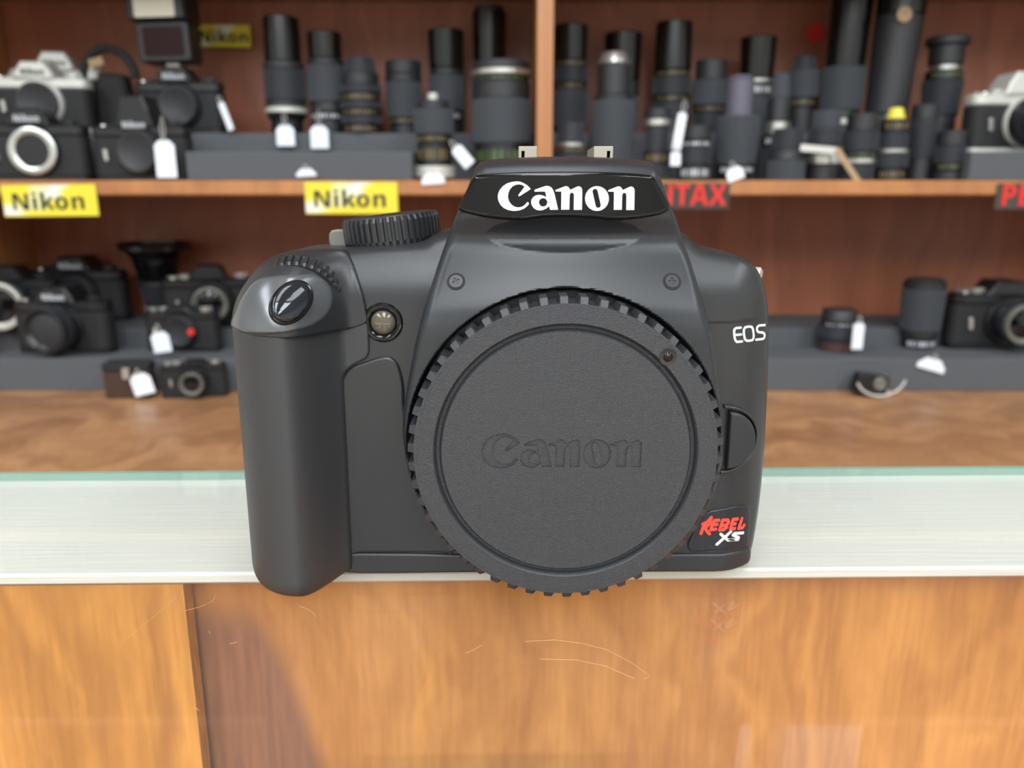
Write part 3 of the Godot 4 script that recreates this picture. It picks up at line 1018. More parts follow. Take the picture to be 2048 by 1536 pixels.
func dslr() -> void:
	var t := thing("dslr_camera", "black digital SLR camera body with a round body cap standing on the glass top", "camera", Vector3(0, 0, -FRONT * 0.001))
	var body_line := outline([[545, 525, -8], [600, 508, -8], [680, 497, -8], [760, 490, -8], [840, 484, -7], [876, 466, -7], [1000, 440, -8], [1250, 440, -8], [1360, 462, -8], [1386, 482, -8], [1404, 494, -7], [1440, 502, -6], [1478, 510, -6], [1510, 530, -5], [1530, 568, -5], [1543, 620, -5], [1548, 700, -5], [1548, 800, -5], [1544, 900, -5], [1535, 1000, -5], [1523, 1080, -4], [1514, 1118, -3], [1507, 1132, -2], [1492, 1139, -1], [1440, 1143, 0], [1300, 1145, 0], [950, 1145, 0], [705, 1144, 0], [590, 1143, 0], [545, 1100, 0], [520, 900, 0], [505, 700, 0], [515, 600, -4]])
	put("body", relief(body_line, h_body, -36.0, 2.6, 0.5), M.shell, t)
	var side_line := outline([[720, 1106, 0.6], [690, 1106, 0.6], [676, 900, 0.6], [676, 790, 0.6], [684, 755, 0.6], [704, 734, 0.6], [735, 722, 0.6], [762, 714, 0.6], [784, 716, 0.6], [799, 735, 0.6], [808, 775, 0.6], [812, 830, 0.6], [850, 960, 0.6], [905, 1106, 0.6], [880, 1106, 0.6]])
	put("side_panel", relief(side_line, func(_x, _y): return 0.75, -3.0, 0.7, 0.4), M.shell, t)
	var base_line := outline([[660, 1109, 0.6], [1000, 1110, 0.6], [1350, 1108, 0.6], [1490, 1103, -1], [1506, 1104, -2], [1509, 1118, -2], [1504, 1131, -2], [1490, 1138, -1], [1400, 1143, 0], [1000, 1146, 0.6], [660, 1146, 0.6]])
	put("base_plate", relief(base_line, func(x, y): return h_body(x, y) + 0.6, -30.0, 0.7, 0.35), M.shell, t)
	# mount housing and prism in one piece
	var house_line := outline([[952, 330, 0], [975, 319, -2], [1040, 313, -3], [1130, 311, -3], [1220, 313, -3], [1290, 319, -2], [1312, 330, 0], [1325, 365, 3], [1345, 412, 4], [1364, 455, 4], [1388, 520, 6], [1408, 590, 9.6], [1426, 680, 9.6], [1439, 770, 9.6], [1446, 850, 9.6], [1446, 920, 9.6], [1431, 985, 9.6], [1405, 1040, 9.6], [1369, 1090, 9.6], [1300, 1132, 9.6], [1130, 1142, 9.6], [960, 1132, 9.6], [890, 1085, 9.6], [848, 1028, 9.6], [818, 955, 9.6], [805, 880, 9.6], [806, 820, 9.6], [820, 735, 9.6], [838, 650, 9.6], [858, 575, 9.6], [881, 505, 6], [905, 445, 4], [924, 402, 4], [940, 362, 3]])
	put("mount_housing", relief(house_line, h_house, -32.0, 2.3, 0.45), M.housing, t)
	# glossy name plate with the maker's name
	var name_line := outline([[930, 426, 7], [916, 418, 7], [922, 400, 7], [936, 372, 7], [948, 353, 7], [965, 348, 7], [1040, 344, 7], [1130, 343, 7], [1220, 344, 7], [1292, 348, 7], [1310, 353, 7], [1322, 372, 7], [1337, 400, 7], [1343, 417, 7], [1328, 428, 7], [1290, 436, 7], [1232, 441, 7], [1190, 437, 7], [1130, 434, 7], [1080, 436, 7], [1040, 441, 7], [980, 437, 7]])
	var np := put("name_plate", relief(name_line, h_name, 0.0, 0.8, 0.3), M.gloss, t)
	np.set_meta("label", "glossy black name plate")
	trace_logo()
	var lets := []
	var holes := []
	for l in logo_letters:
		var s := PackedVector2Array()
		for p in l: s.append(loc(p.x, p.y, 7.0))
		if Geometry2D.is_polygon_clockwise(s): s.reverse()
		lets.append(s)
	for l in logo_holes:
		var s := PackedVector2Array()
		for p in l: s.append(loc(p.x, p.y, 7.0))
		if Geometry2D.is_polygon_clockwise(s): s.reverse()
		holes.append(s)
	var lt := put("lettering", decal(lets, holes, h_name, 0.12, 0.4), M.print_white, np)
	lt.set_meta("label", "white maker's name")
	# grip, shoulder and shutter release
	var grip_line := outline([[453, 655, 3], [450, 668, 2], [451, 720, 2], [455, 800, 2], [460, 900, 2], [467, 1000, 3], [476, 1080, 4], [485, 1135, 6], [496, 1166, 8], [515, 1186, 11], [550, 1197, 13], [590, 1200, 14], [625, 1196, 12.5], [655, 1181, 9], [680, 1157, 4], [703, 1141, 0.8], [704, 1128, 0.8], [701, 1060, 0.8], [697, 960, 0.8], [692, 860, 0.8], [688, 780, 0.8], [688, 757, 0.8], [695, 741, 0.8], [712, 728, 0.8], [730, 719, 0.8], [738, 704, 0.8], [737, 672, 0.8], [735, 650, 0.8], [725, 635, 1], [690, 640, 6], [640, 655, 10], [580, 660, 13], [500, 656, 10]])
	put("grip", relief(grip_line, h_grip, -20.0, 0.6, 0.4), M.rubber, t)
	var sh_line := outline([[451, 657, 2], [470, 664, 7], [520, 673, 14], [580, 678, 15.5], [640, 674, 12], [690, 663, 4], [722, 652, 1], [735, 643, 0], [735, 630, 0], [729, 590, -1], [721, 550, -4], [710, 518, -6], [698, 500, -7], [672, 495, -8], [630, 496, -8], [590, 500, -7], [560, 509, -6], [530, 529, -3], [502, 560, 0], [476, 600, 1], [457, 637, 2]])
	put("shoulder", relief(sh_line, h_shoulder, -24.0, 0.45, 0.35), M.shell, t)
	var plate_line := PackedVector2Array()
	for p in [[461, 648], [465, 632], [475, 609], [488, 586], [501, 568], [520, 556], [560, 551], [605, 549], [630, 551], [648, 561], [660, 577], [664, 597], [660, 618], [646, 637], [622, 653], [590, 662], [550, 667], [510, 667], [478, 662], [465, 656]]:
		var q := hit(p[0], p[1], h_plate)
		plate_line.append(Vector2(q.x, q.y))
	var pl := put("shutter_plate", relief(closed_curve(plate_line, 4), h_plate, -16.0, 0.6, 0.25), M.plate, t)
	pl.set_meta("label", "glossy dark grey shutter plate")
	var bp := hit(583, 604, h_plate)
	var sb := put("shutter_button", lathe(mm_prof([[0, -1.0], [1.0, -1.0], [1.0, 0.15], [0.97, 0.42], [0.86, 0.75], [0.66, 1.0], [0.36, 1.17], [0, 1.22]]), 48), M.button, t)
	on_surface(sb, bp, h_plate, 0.1, 1.0)
	sb.basis = sb.basis * Basis.from_scale(Vector3(5.2, 1.1, 3.4))
	var rim := put("button_ring", lathe(mm_prof([[0.98, -0.6], [1.10, -0.6], [1.10, 0.05], [1.06, 0.16], [1.0, 0.1]]), 48), M.gloss, sb)
	rim.position = Vector3.ZERO
	# main dial, half sunk in the shoulder
	var dq := hit(607, 524, h_shoulder)
	var md0 := put("main_dial", knurl(0.0095, -0.0019, 0.0019, 36, 0.0006, 0.14), M.shell, t)
	on_surface(md0, dq, h_shoulder, -8.75)
	md0.basis = md0.basis * Basis(Vector3.RIGHT, PI / 2)
	# mode dial
	var mq := loc(784, 457, -18.0)
	var md := put("mode_dial", knurl(0.0116, -0.0032, 0.0032, 44, 0.0006, 0.16), M.shell, t, Vector3(mq.x, mq.y, -18.0) * 0.001, Vector3(2, 0, 6))
	put("dial_collar", lathe(mm_prof([[0, -5.2], [11.4, -5.2], [11.2, -3.5], [0, -3.5]]), 48), M.shell, md)
	put("dial_face", lathe(mm_prof([[10.2, 3.0], [9.9, 3.35], [0, 3.35]]), 48), M.shell, md)
	var sw := loc(677, 478, -19.0)
	put("power_switch", slab(rect(0.0050, 0.0046, 0.0016), -0.002, 0.002, 0.0004), M.smoke, t, Vector3(sw.x + 0.6, sw.y, -19.0) * 0.001)
	# self-timer lamp
	var lp := hit(766, 645, h_body)
	var lr := put("self_timer_lamp", lathe(mm_prof([[4.5, -0.6], [4.5, 0.1], [4.2, 0.5], [3.6, 0.62], [3.1, 0.45], [2.75, 0.0], [2.75, -0.5]]), 48), M.gloss, t)
	on_surface(lr, lp, h_body)
	put("lamp_lens", lathe(mm_prof([[2.74, -0.4], [2.7, 0.1], [2.3, 0.5], [1.6, 0.8], [0.8, 0.95], [0, 1.0]]), 40), M.lamp_lens, lr)
	# screws
	for s in [[912, 563, 0.45], [1344, 563, 0.05]]:
		var p := hit(s[0], s[1], h_house)
		var cross := PackedVector2Array()
		for q in 4:
			var e := Vector2.from_angle(q * PI / 2 + s[2])
			var f := Vector2(-e.y, e.x)
			cross.append_array([e * 0.82 - f * 0.22, e * 0.82 + f * 0.22, e * 0.24 + f * 0.24])
		var sc := put("screw", recessed(1.45, [cross], [], 0.9), M.screw_steel, t)
		on_surface(sc, p, h_house, 0.18)
		sc.basis = sc.basis * Basis(Vector3.RIGHT, -PI / 2)
		put("screw_seat", lathe(mm_prof([[1.45, -0.3], [1.45, 0.02], [1.95, 0.02], [2.0, -0.3]]), 36), M.shade_black, sc, Vector3(0, 0, -0.00012), Vector3(90, 0, 0))
	# lens release button at the right of the mount
	var arc := PackedVector2Array()
	var inner := PackedVector2Array()
	var half := PackedVector2Array()
	for k in 25:
		var e := Vector2.from_angle(-PI / 2 + PI * k / 24.0)
		arc.append(Vector2(48.6, 34.0) + e * Vector2(9.3, 8.3))
		inner.append(Vector2(48.6, 34.0) + e * Vector2(8.5, 7.5))
		half.append(Vector2(49.8, 34.0) + e * Vector2(6.6, 6.9))
	inner.reverse()
	arc.append_array(inner)
	var rb := put("release_button", relief(half, func(x, y): return h_body(x, y) * 0.35 + 2.0, -6.0, 0.6, 0.25), M.housing, t)
	put("button_rim", relief(arc, func(x, y): return h_body(x, y) * 0.75 + 1.3, -8.0, 0.3, 0.2), M.shell, rb)
	# badge with red and white lettering
	var badge_h := func(x, y): return h_body(x, y) + 0.4
	var badge_line := PackedVector2Array()
	for p in [[1412, 1026], [1440, 1019], [1470, 1013], [1490, 1011], [1498, 1014], [1500, 1022], [1499, 1060], [1497, 1085], [1492, 1094], [1478, 1097], [1430, 1101], [1395, 1104], [1382, 1103], [1376, 1096], [1377, 1084], [1386, 1066], [1398, 1045]]:
		var q := hit(p[0], p[1], badge_h)
		badge_line.append(Vector2(q.x, q.y))
	var bd := put("badge", relief(closed_curve(badge_line, 3), badge_h, -6.0, 0.3, 0.25), M.badge, t)
	bd.set_meta("label", "dark badge plate with red and white lettering")
	var o := Vector2(1370, 1000)
	var reb := stroke([[[530, 570], [460, 680], [405, 850]], [[450, 610], [560, 560], [670, 440]], [[660, 460], [630, 590], [530, 690]], [[500, 700], [560, 790], [620, 860]], [[860, 512], [745, 522], [690, 640], [655, 755], [780, 738]], [[690, 632], [815, 618]], [[1095, 505], [960, 512], [885, 762], [985, 752], [1065, 690], [1040, 645], [940, 645]], [[1040, 640], [1110, 580], [1095, 505]], [[1340, 482], [1225, 492], [1155, 738], [1265, 722]], [[1190, 612], [1280, 602]], [[1452, 470], [1370, 722], [1470, 700], [1508, 640]]], 0.78, 12.8, o, badge_h)
	put("lettering", decal(reb[0], reb[1], badge_h, 0.2, 0.4), M.print_red, bd)
	var xs := stroke([[[915, 872], [1010, 950], [1095, 1022]], [[1172, 805], [1000, 965], [815, 1132]], [[1482, 838], [1260, 852], [1225, 892], [1372, 962], [1355, 1008], [1095, 1022]]], 0.72, 12.8, o, badge_h)
	put("lettering", decal(xs[0], xs[1], badge_h, 0.11, 0.3), M.print_white, bd)
	# series name on the right-hand side
	o = Vector2(1450, 630)
	var eos := stroke([[[600, 482], [420, 500], [350, 560], [345, 700], [360, 860], [400, 980], [455, 1030], [650, 1012]], [[360, 765], [615, 745]], [[720, 560], [760, 480], [850, 452], [940, 440], [1030, 460], [1070, 560], [1095, 760], [1090, 880], [1050, 960], [940, 985], [830, 985], [760, 930], [730, 800], [715, 680], [720, 560]], [[1520, 385], [1300, 400], [1225, 470], [1220, 570], [1260, 640], [1330, 665], [1430, 665], [1500, 710], [1520, 800], [1490, 890], [1420, 920], [1190, 945]]], 0.54, 19.2, o, h_body)
	var el := put("series_lettering", decal(eos[0], eos[1], h_body, 0.14, 0.3), M.print_white, t)
	el.set_meta("label", "white series lettering")
	# hot shoe rails and strap lug
	for s in [[1037, 1072, 1], [1218, 1181, -1]]:
		var a := loc(s[0], 297, -20.0)
		var b := loc(s[1], 297, -20.0)
		var w := absf(b.x - a.x)
		var prof := PackedVector2Array([Vector2(0, 0), Vector2(w, 0), Vector2(w, -3.2), Vector2(1.3, -3.2), Vector2(1.3, -1.1), Vector2(0.7, -1.1), Vector2(0.7, -3.2), Vector2(0, -3.2)])
		for q in prof.size(): prof[q] = Vector2(prof[q].x * s[2], prof[q].y) * 0.001
		put("hot_shoe_rail", slab(prof, -0.028, -0.012, 0.0001), M.steel, t, Vector3(a.x, a.y, 0) * 0.001)
	var lg := loc(1514, 541, -10.0)
	put("strap_lug", slab(rect(0.0026, 0.0034, 0.0008), -0.001, 0.001, 0.0003), M.steel, t, Vector3(lg.x, lg.y - 1.0, -10.0) * 0.001, Vector3(0, 55, -30))
	# body cap
	var cap := put("body_cap", lathe(mm_prof([[31.5, 8.0], [31.5, 16.6], [31.3, 17.0], [28.0, 17.0], [27.7, 16.7], [27.4, 15.4], [26.75, 15.4], [26.45, 16.4], [26.1, 16.75]]), 128), M.cap_plastic, t, Vector3(11.3, 35.8, 0) * 0.001, Vector3(90, 0, 0))
	cap.set_meta("label", "round dark grey body cap")
	put("cap_teeth", knurl(0.0334, 0.0082, 0.0169, 50, 0.0015, 0.09, 0.0, 0.0305), M.cap_plastic, cap)
	var cl := []
	var ch := []
	var a0 := loc(962, 867, 16.8) - Vector2(11.3, 35.8)
	var a1 := loc(1282, 937, 16.8) - Vector2(11.3, 35.8)
	for l in logo_letters:
		var s := PackedVector2Array()
		for p in l: s.append(Vector2(remap(p.x, 995.2, 1270.1, a0.x, a1.x), remap(p.y, 362.5, 422.0, a0.y, a1.y)))
		if Geometry2D.is_polygon_clockwise(s): s.reverse()
		cl.append(s)
	for l in logo_holes:
		var s := PackedVector2Array()
		for p in l: s.append(Vector2(remap(p.x, 995.2, 1270.1, a0.x, a1.x), remap(p.y, 362.5, 422.0, a0.y, a1.y)))
		if Geometry2D.is_polygon_clockwise(s): s.reverse()
		ch.append(s)
	var fc := put("cap_face", recessed(26.15, cl, ch, 0.42), M.cap_plastic, cap, Vector3(0, 16.75, 0) * 0.001, Vector3(-90, 0, 0))
	fc.set_meta("label", "round cap face with the maker's name pressed in")
	var ix := loc(1336, 714, 17.0) - Vector2(11.3, 35.8)
	put("index_mark", lathe(mm_prof([[1.8, -0.2], [1.8, 0.02], [1.0, 0.02], [0.85, 0.2], [0.5, 0.42], [0, 0.5]]), 28), M.gloss, cap, Vector3(ix.x, 17.02, -ix.y) * 0.001)

# ------------------------------------------------------------------ things on the shelves
const PART_OF := {"m": "barrel", "g": "lens_hood", "r": "grip_ring", "d": "focus_ring", "s": "silver_ring", "n": "number_ring", "c": "front_cap", "p": "mount", "y": "yellow_cap", "w": "cream_ring", "v": "front_barrel", "q": "red_brown_ring"}
const LOOK_OF := {"m": "matte", "g": "hood", "r": "ring_rubber", "d": "ring_dark", "s": "chrome", "n": "black", "c": "matte", "p": "black", "y": "yellow", "w": "satin", "v": "lavender", "q": "red_brown"}

func lens(label: String, px: float, top: float, dist: float, base: float, wide: float, segs: Array, group: String, turn := Vector3.ZERO) -> Node3D:
	# a lens standing on its end: segments from the bottom [share of height, share of radius (or two), kind]
	var q := spot(px, top, dist)
	var mm := (spot(px + 100, top, dist).x - q.x) / 100.0
	var r := wide * 0.5 * mm * 0.001
	var h := (q.y - base) * 0.001
	var t := thing("camera_lens", label, "lens", Vector3(q.x * 0.001, base * 0.001, -dist * 0.001), turn, group)
	var y := 0.0
	for s in segs:
		var r0: float = r * (s[1][0] if s[1] is Array else s[1])
		var r1: float = r * (s[1][1] if s[1] is Array else s[1])
		var y1: float = y + h * s[0]
		var e := minf(0.0012, (y1 - y) * 0.2)
		var o: MeshInstance3D
		if s[2] in ["r", "d"]:
			o = put(PART_OF[s[2]], knurl(r0, y, y1, 44, r0 * 0.045, 0.04, r0 - r1), M[LOOK_OF[s[2]]], t)
		elif s[2] == "g":
			o = put(PART_OF[s[2]], lathe([Vector2(0, y), Vector2(r0 - e, y), Vector2(r0, y + e), Vector2(r1, y1 - e), Vector2(r1 - e, y1), Vector2(r1 - 0.003, y1), Vector2(r1 - 0.0035, y1 - 0.012), Vector2(0, y1 - 0.013)]), M.hood, t)
		else:
			o = put(PART_OF[s[2]], lathe([Vector2(0, y), Vector2(r0 - e, y), Vector2(r0, y + e), Vector2(r1, y1 - e), Vector2(r1 - e, y1), Vector2(0, y1)]), M[LOOK_OF[s[2]]], t)
		if s[2] == "n":
			var mb := Mb.new()
			for k in 9:
				var a := PI * (0.18 + 0.08 * k)
				var e1 := Vector3(cos(a), 0, sin(a))
				var e2 := Vector3(-sin(a), 0, cos(a)) * r0 * (0.04 + 0.03 * ((k * 7) % 3))
				var c := e1 * (r0 + 0.0004) + Vector3(0, (y + y1) / 2, 0)
				var u := Vector3(0, (y1 - y) * 0.22, 0)
				mb.quad(c + e2 - u, c - e2 - u, c - e2 + u, c + e2 + u)
			put("markings", mb.mesh(), M[["mark_white", "mark_green", "mark_gold"][int(px) % 3]], o)
		y = y1
	return t

func tag(label: String, px: float, py: float, dist: float, w: float, h: float, lean := 0.0, string_up := 30.0, group := "price tags") -> void:
	# a small white price tag with clipped corners on a loop of string
	var q := spot(px, py, dist)
	var mm := (spot(px + 100, py, dist).x - q.x) / 100.0 * 0.001
	var t := thing("price_tag", label, "price tag", q * 0.001, Vector3(0, 0, lean), group)
	var a := w * mm / 2
	var b := h * mm / 2
	put("card", slab(PackedVector2Array([Vector2(-a, -b), Vector2(a, -b), Vector2(a, b - a * 0.5), Vector2(a * 0.5, b), Vector2(-a * 0.5, b), Vector2(-a, b - a * 0.5)]), -0.0004, 0.0004), M.paper, t)
	put("string", tube([Vector3(-0.001, b - 0.002, 0.001), Vector3(-0.003, b + string_up * mm * 0.5, 0.001), Vector3(0.0, b + string_up * mm, -0.001), Vector3(0.003, b + string_up * mm * 0.5, 0.001), Vector3(0.001, b - 0.002, 0.001)], 0.0006, 6), M.string, t)

func slr(label: String, px: float, dist: float, base: float, size: float, turn: float, look: Dictionary, group: String) -> Node3D:
	# a 35 mm SLR facing the viewer
	var q := spot(px, 300 if base > 0 else 700, dist)
	var t := thing("film_camera", label, "camera", Vector3(q.x * 0.001, base * 0.001, -dist * 0.001), Vector3(0, turn, 0), group)
	t.scale = Vector3.ONE * size
	var top: Material = M[look.get("top", "black")]
	var lying := Vector3(-90, 0, 0)
	var w: float = look.get("wide", 0.142)
	put("base_plate", slab(rect(w, 0.034, 0.014), 0.0, 0.007, 0.001), top, t, Vector3.ZERO, lying)
	put("body", slab(rect(w + 0.0006, 0.035, 0.015), 0.0, 0.054, 0.001), M.leather, t, Vector3(0, 0.007, 0), lying)
	put("top_plate", slab(rect(w, 0.034, 0.014), 0.0, 0.015, 0.0025), top, t, Vector3(0, 0.061, 0), lying)
	var ph: float = look.get("prism", 0.024)
	var pw: float = look.get("prism_wide", 0.026)
	put("prism", slab(PackedVector2Array([Vector2(-pw - 0.003, 0), Vector2(pw + 0.003, 0), Vector2(pw - 0.002, ph * 0.55), Vector2(pw * 0.62, ph), Vector2(-pw * 0.62, ph), Vector2(-pw + 0.002, ph * 0.55)]), -0.024, 0.022, 0.003), top, t, Vector3(0, 0.0735, 0))
	if look.get("brand", "") != "":
		put("lettering", text(look.brand, 0.0085, 0.0008), M[look.get("ink", "mark_white")], t, Vector3(0, look.get("text_y", 0.073 + ph * 0.42), 0.0225))
	put("shutter_dial", knurl(0.0095, 0.0, 0.007, 30, 0.0006), M[look.get("dial", "chrome")], t, Vector3(-0.034, 0.0755, 0))
	put("shutter_button", lathe(mm_prof([[0, 0], [5, 0], [4.6, 3], [3, 4], [0, 4.2]]), 20), M.chrome, t, Vector3(-0.053, 0.0755, 0.006))
	put("rewind_knob", knurl(0.0105, 0.0, 0.008, 26, 0.0006), M[look.get("dial", "chrome")], t, Vector3(0.048, 0.0755, 0))
	put("wind_lever", slab(PackedVector2Array([Vector2(0, -0.004), Vector2(0.03, -0.002), Vector2(0.034, 0.002), Vector2(0.0, 0.005)]), 0, 0.003, 0.0008), M[look.get("dial", "chrome")], t, Vector3(-0.062, 0.077, -0.006), lying)
	var lever := put("timer_lever", slab(rect(0.006, 0.018, 0.0028), 0, 0.004, 0.001), M.chrome, t, Vector3(-0.047, 0.036, 0.0175))
	lever.rotation_degrees.z = 6
	var up := Vector3(90, 0, 0)
	var c := Vector3(0.004, 0.040, 0.017)
	put("lens_mount", lathe(mm_prof([[0, 0], [34, 0], [33, 5], [31, 7], [0, 7]]), 40), top if look.get("top", "black") != "satin" else M.satin, t, c, up)
	match look.get("mount", "cap"):
		"cap":
			var bc := put("body_cap", lathe(mm_prof([[29, 0], [29, 6], [27.5, 7.5], [24, 7.5], [22.5, 6.5], [0, 6.5]]), 40), M.matte, t, c + Vector3(0, 0, 0.0068), up)
			bc.name = bc.name
		"ring":
			put("mount_ring", lathe(mm_prof([[32, 0], [32, 2.5], [31, 3.2], [23, 3.2], [22, 2.4], [22, -4]]), 44), M.chrome, t, c + Vector3(0, 0, 0.0068), up)
			put("mirror_box", lathe(mm_prof([[22, 0.2], [12, 0.1], [0, 0.1]]), 32), M.glass_dark, t, c + Vector3(0, 0, 0.0068), up)
		"lens":
			var lr: float = look.get("lens_r", 30.0)
			var b := put("lens_barrel", lathe(mm_prof([[lr * 0.95, 0], [lr * 0.95, 8], [lr, 9], [lr, 13], [lr * 0.94, 14]]), 40), M.black, t, c + Vector3(0, 0, 0.0065), up)
			put("focus_ring", knurl(lr * 0.00102, 0.014, 0.026, 40, 0.0012, 0.08), M.ring_dark, b)
			put("filter_ring", lathe(mm_prof([[lr * 0.97, 26], [lr * 0.97, 34], [lr * 0.9, 34.6], [lr * 0.82, 31], [lr * 0.70, 28.5]]), 40), M[look.get("rim", "black")], b)
			put("front_element", lathe(mm_prof([[lr * 0.72, 28.4], [lr * 0.5, 30], [lr * 0.25, 31], [0, 31.3]]), 32), M.glass_dark if look.get("glint", "") == "" else M[look.glint], b)
		"half":
			put("lens_barrel", lathe(mm_prof([[30, 0], [30, 20], [28, 22], [0, 22]]), 40), M.satin, t, c + Vector3(0, 0, 0.0065), up)
	return t

const S1 := 150.0   # top of the front step on the upper shelf
const S2 := 182.0   # top of the rear step
const T1 := -137.0
const T2 := -110.0

func upper_left() -> void:
	var g := "lenses on the upper shelf beside the brand cards"
	var c := "film cameras on the upper shelf"
	slr("black film camera without lens, showing a bright silver mount ring", 76, 1132, UP_Y, 0.99, 6, {"brand": "Nikon", "mount": "ring", "dial": "black"}, c)
	slr("black film camera with pointed prism and body cap, hung with a long price tag", 288, 1132, UP_Y, 0.96, -3, {"brand": "Nikon", "mount": "cap", "text_y": 0.077, "prism": 0.044, "prism_wide": 0.024, "dial": "black"}, c)
	slr("silver-topped film camera behind the one with a silver mount ring", 100, 1205, S2, 1.0, 4, {"top": "satin", "brand": "Nikon", "ink": "ink", "mount": "cap"}, c)
	slr("silver-topped film camera with tall prism behind the other silver one", 140, 1290, S2 + 24.0, 1.0, 10, {"top": "satin", "brand": "Nikon", "ink": "ink", "mount": "cap", "prism": 0.028}, c)
	one("stacking_block", slab(rect(0.19, 0.052), 0, 0.0235, 0.001), M.felt, "flat grey block under the silver camera with tall prism", "block", Vector3(spot(140, 200, 1290).x * 0.001, S2 * 0.001 + 0.0002, -1.29), Vector3(-90, 0, 0))
	slr("silver-topped film camera half cut off at the end of the shelf", -88, 1218, S2, 1.0, 0, {"top": "satin", "mount": "cap"}, c)
	var f := slr("black film camera with an upright flash unit mounted on its prism", 372, 1225, S2, 0.96, 0, {"brand": "Nikon", "mount": "cap", "wide": 0.134, "dial": "matte"}, c)
	var fp := f.position + Vector3(-0.004, 0.0977 * 0.96, 0.0)
	var fl := thing("flash_unit", "black flash unit with a cream window and dark red panel on a camera", "flash", fp)
	put("foot", slab(rect(0.020, 0.006), -0.010, 0.010, 0.001), M.chrome, fl, Vector3(0, 0.003, 0))
	put("housing", slab(rect(0.076, 0.054, 0.004), -0.02, 0.024, 0.002), M.black, fl, Vector3(-0.004, 0.033, 0), Vector3(0, 0, 1.5))
	put("sensor_panel", slab(rect(0.058, 0.040, 0.003), 0, 0.0015), M.red_dark, fl, Vector3(-0.004, 0.033, 0.0235), Vector3(0, 0, 1.5))
	put("head", slab(rect(0.082, 0.066, 0.004), -0.028, 0.034, 0.003), M.black, fl, Vector3(-0.008, 0.093, 0), Vector3(0, 0, 1.5))
	put("window", slab(rect(0.058, 0.044, 0.003), 0, 0.002, 0.0006), M.flash_window, fl, Vector3(-0.009, 0.085, 0.0335), Vector3(0, 0, 1.5))
	# a leather strap looped over a case behind the pointed prism
	var s := thing("camera_case", "black leather camera case with a looped strap behind the pointed-prism camera", "camera case", Vector3(spot(232, 200, 1255).x * 0.001, S2 * 0.001, -1.255))
	put("case_body", slab(PackedVector2Array([Vector2(-0.027, 0), Vector2(0.027, 0), Vector2(0.026, 0.05), Vector2(0.02, 0.088), Vector2(-0.016, 0.092), Vector2(-0.025, 0.06)]), -0.017, 0.017, 0.005), M.leather, s)
	var pts := []
	for k in 15:
		var a := PI * (1.02 - 1.0 * k / 14.0)
		pts.append(Vector3(cos(a) * 0.040, 0.080 + sin(a) * 0.045, 0.012))
	put("strap", tube(pts, 0.0062, 8), M.leather, s)
	put("buckle", slab(rect(0.022, 0.012, 0.002), 0, 0.003, 0.0008), M.beige, s, Vector3(-0.014, 0.104, 0.018), Vector3(0, 0, 12))
	# lenses
	lens("tall black lens with long glossy hood and wide cream ring near its base", 561, 36, 1225, S2, 86, [[0.12, 0.74, "p"], [0.06, [0.8, 0.94], "n"], [0.05, 0.98, "w"], [0.06, [0.98, 0.9], "m"], [0.27, 0.96, "d"], [0.06, 0.93, "m"], [0.38, [0.84, 0.82], "g"]], g)
	lens("tall black lens with smooth blue-grey grip beside the one with a cream ring", 648, 66, 1235, S2, 80, [[0.14, 0.8, "m"], [0.08, 0.82, "n"], [0.10, 0.86, "m"], [0.36, 0.98, "r"], [0.06, 0.9, "m"], [0.26, [0.82, 0.84], "g"]], g)
	lens("stubby black zoom lens with many engraved white rings", 719, 117, 1220, S2, 84, [[0.13, 0.86, "n"], [0.10, 0.98, "d"], [0.10, 0.92, "n"], [0.09, 1.0, "d"], [0.12, 0.9, "n"], [0.10, 0.98, "d"], [0.16, 0.86, "m"], [0.20, [0.78, 0.66], "d"]], g)
	lens("short lens with blue-grey grip and black rim behind the small front lens", 806, 124, 1245, S2, 74, [[0.14, 0.74, "m"], [0.10, 0.8, "n"], [0.48, [0.9, 1.0], "r"], [0.10, 0.98, "m"], [0.18, 0.96, "c"]], g)
	lens("tall dark lens with long smooth hood behind the small front lens", 891, 62, 1265, S2, 74, [[0.14, 0.86, "m"], [0.10, 0.9, "n"], [0.34, 0.96, "r"], [0.06, 0.9, "m"], [0.36, [0.92, 0.98], "g"]], g)
	lens("small black lens with blue-grey grip and a cream base ring at the shelf front", 866, 186, 1128, UP_Y, 84, [[0.04, 0.7, "p"], [0.13, 1.0, "w"], [0.26, 0.84, "n"], [0.10, 0.8, "n"], [0.28, [0.94, 1.0], "r"], [0.10, 0.74, "m"], [0.09, 0.34, "s"]], g)
	lens("tall slim lens with a bright rim behind the big silver-ringed lens", 978, 14, 1280, S2, 76, [[0.18, 0.9, "m"], [0.26, 0.96, "r"], [0.08, 0.92, "m"], [0.44, [0.84, 0.9], "g"], [0.04, 0.8, "m"]], g)
	lens("big wide lens with silver front ring and broad grey rubber grip", 1003, 126, 1142, UP_Y, 122, [[0.10, 0.82, "p"], [0.22, 0.92, "n"], [0.37, 0.98, "r"], [0.14, 0.94, "m"], [0.05, 0.9, "n"], [0.05, 1.0, "s"], [0.07, 0.94, "m"]], g)
	# price tags
	tag("white price tag hanging from the lens with a cream ring", 571, 271, 1186, 36, 40)
	tag("white price tag hanging from the lens with smooth blue-grey grip", 639, 274, 1186, 36, 44)
	tag("long white price tag hanging on the pointed-prism camera", 331, 318, 1090, 40, 72, 0, 46)
	tag("white price tag lying slanted beside the small front lens", 925, 312, 1090, 24, 46, 40, 16)
	tag("white price tag hanging over the shelf edge under the small front lens", 866, 357, 1077, 46, 22, 4, 10)
	tag("tiny folded white price tag lying on the felt step above the yellow card", 612, 345, 1086, 40, 15, 3, 8)
	tag("thin crumpled white price tag beside the camera with the flash unit", 452, 232, 1187, 12, 56, 18, 12)

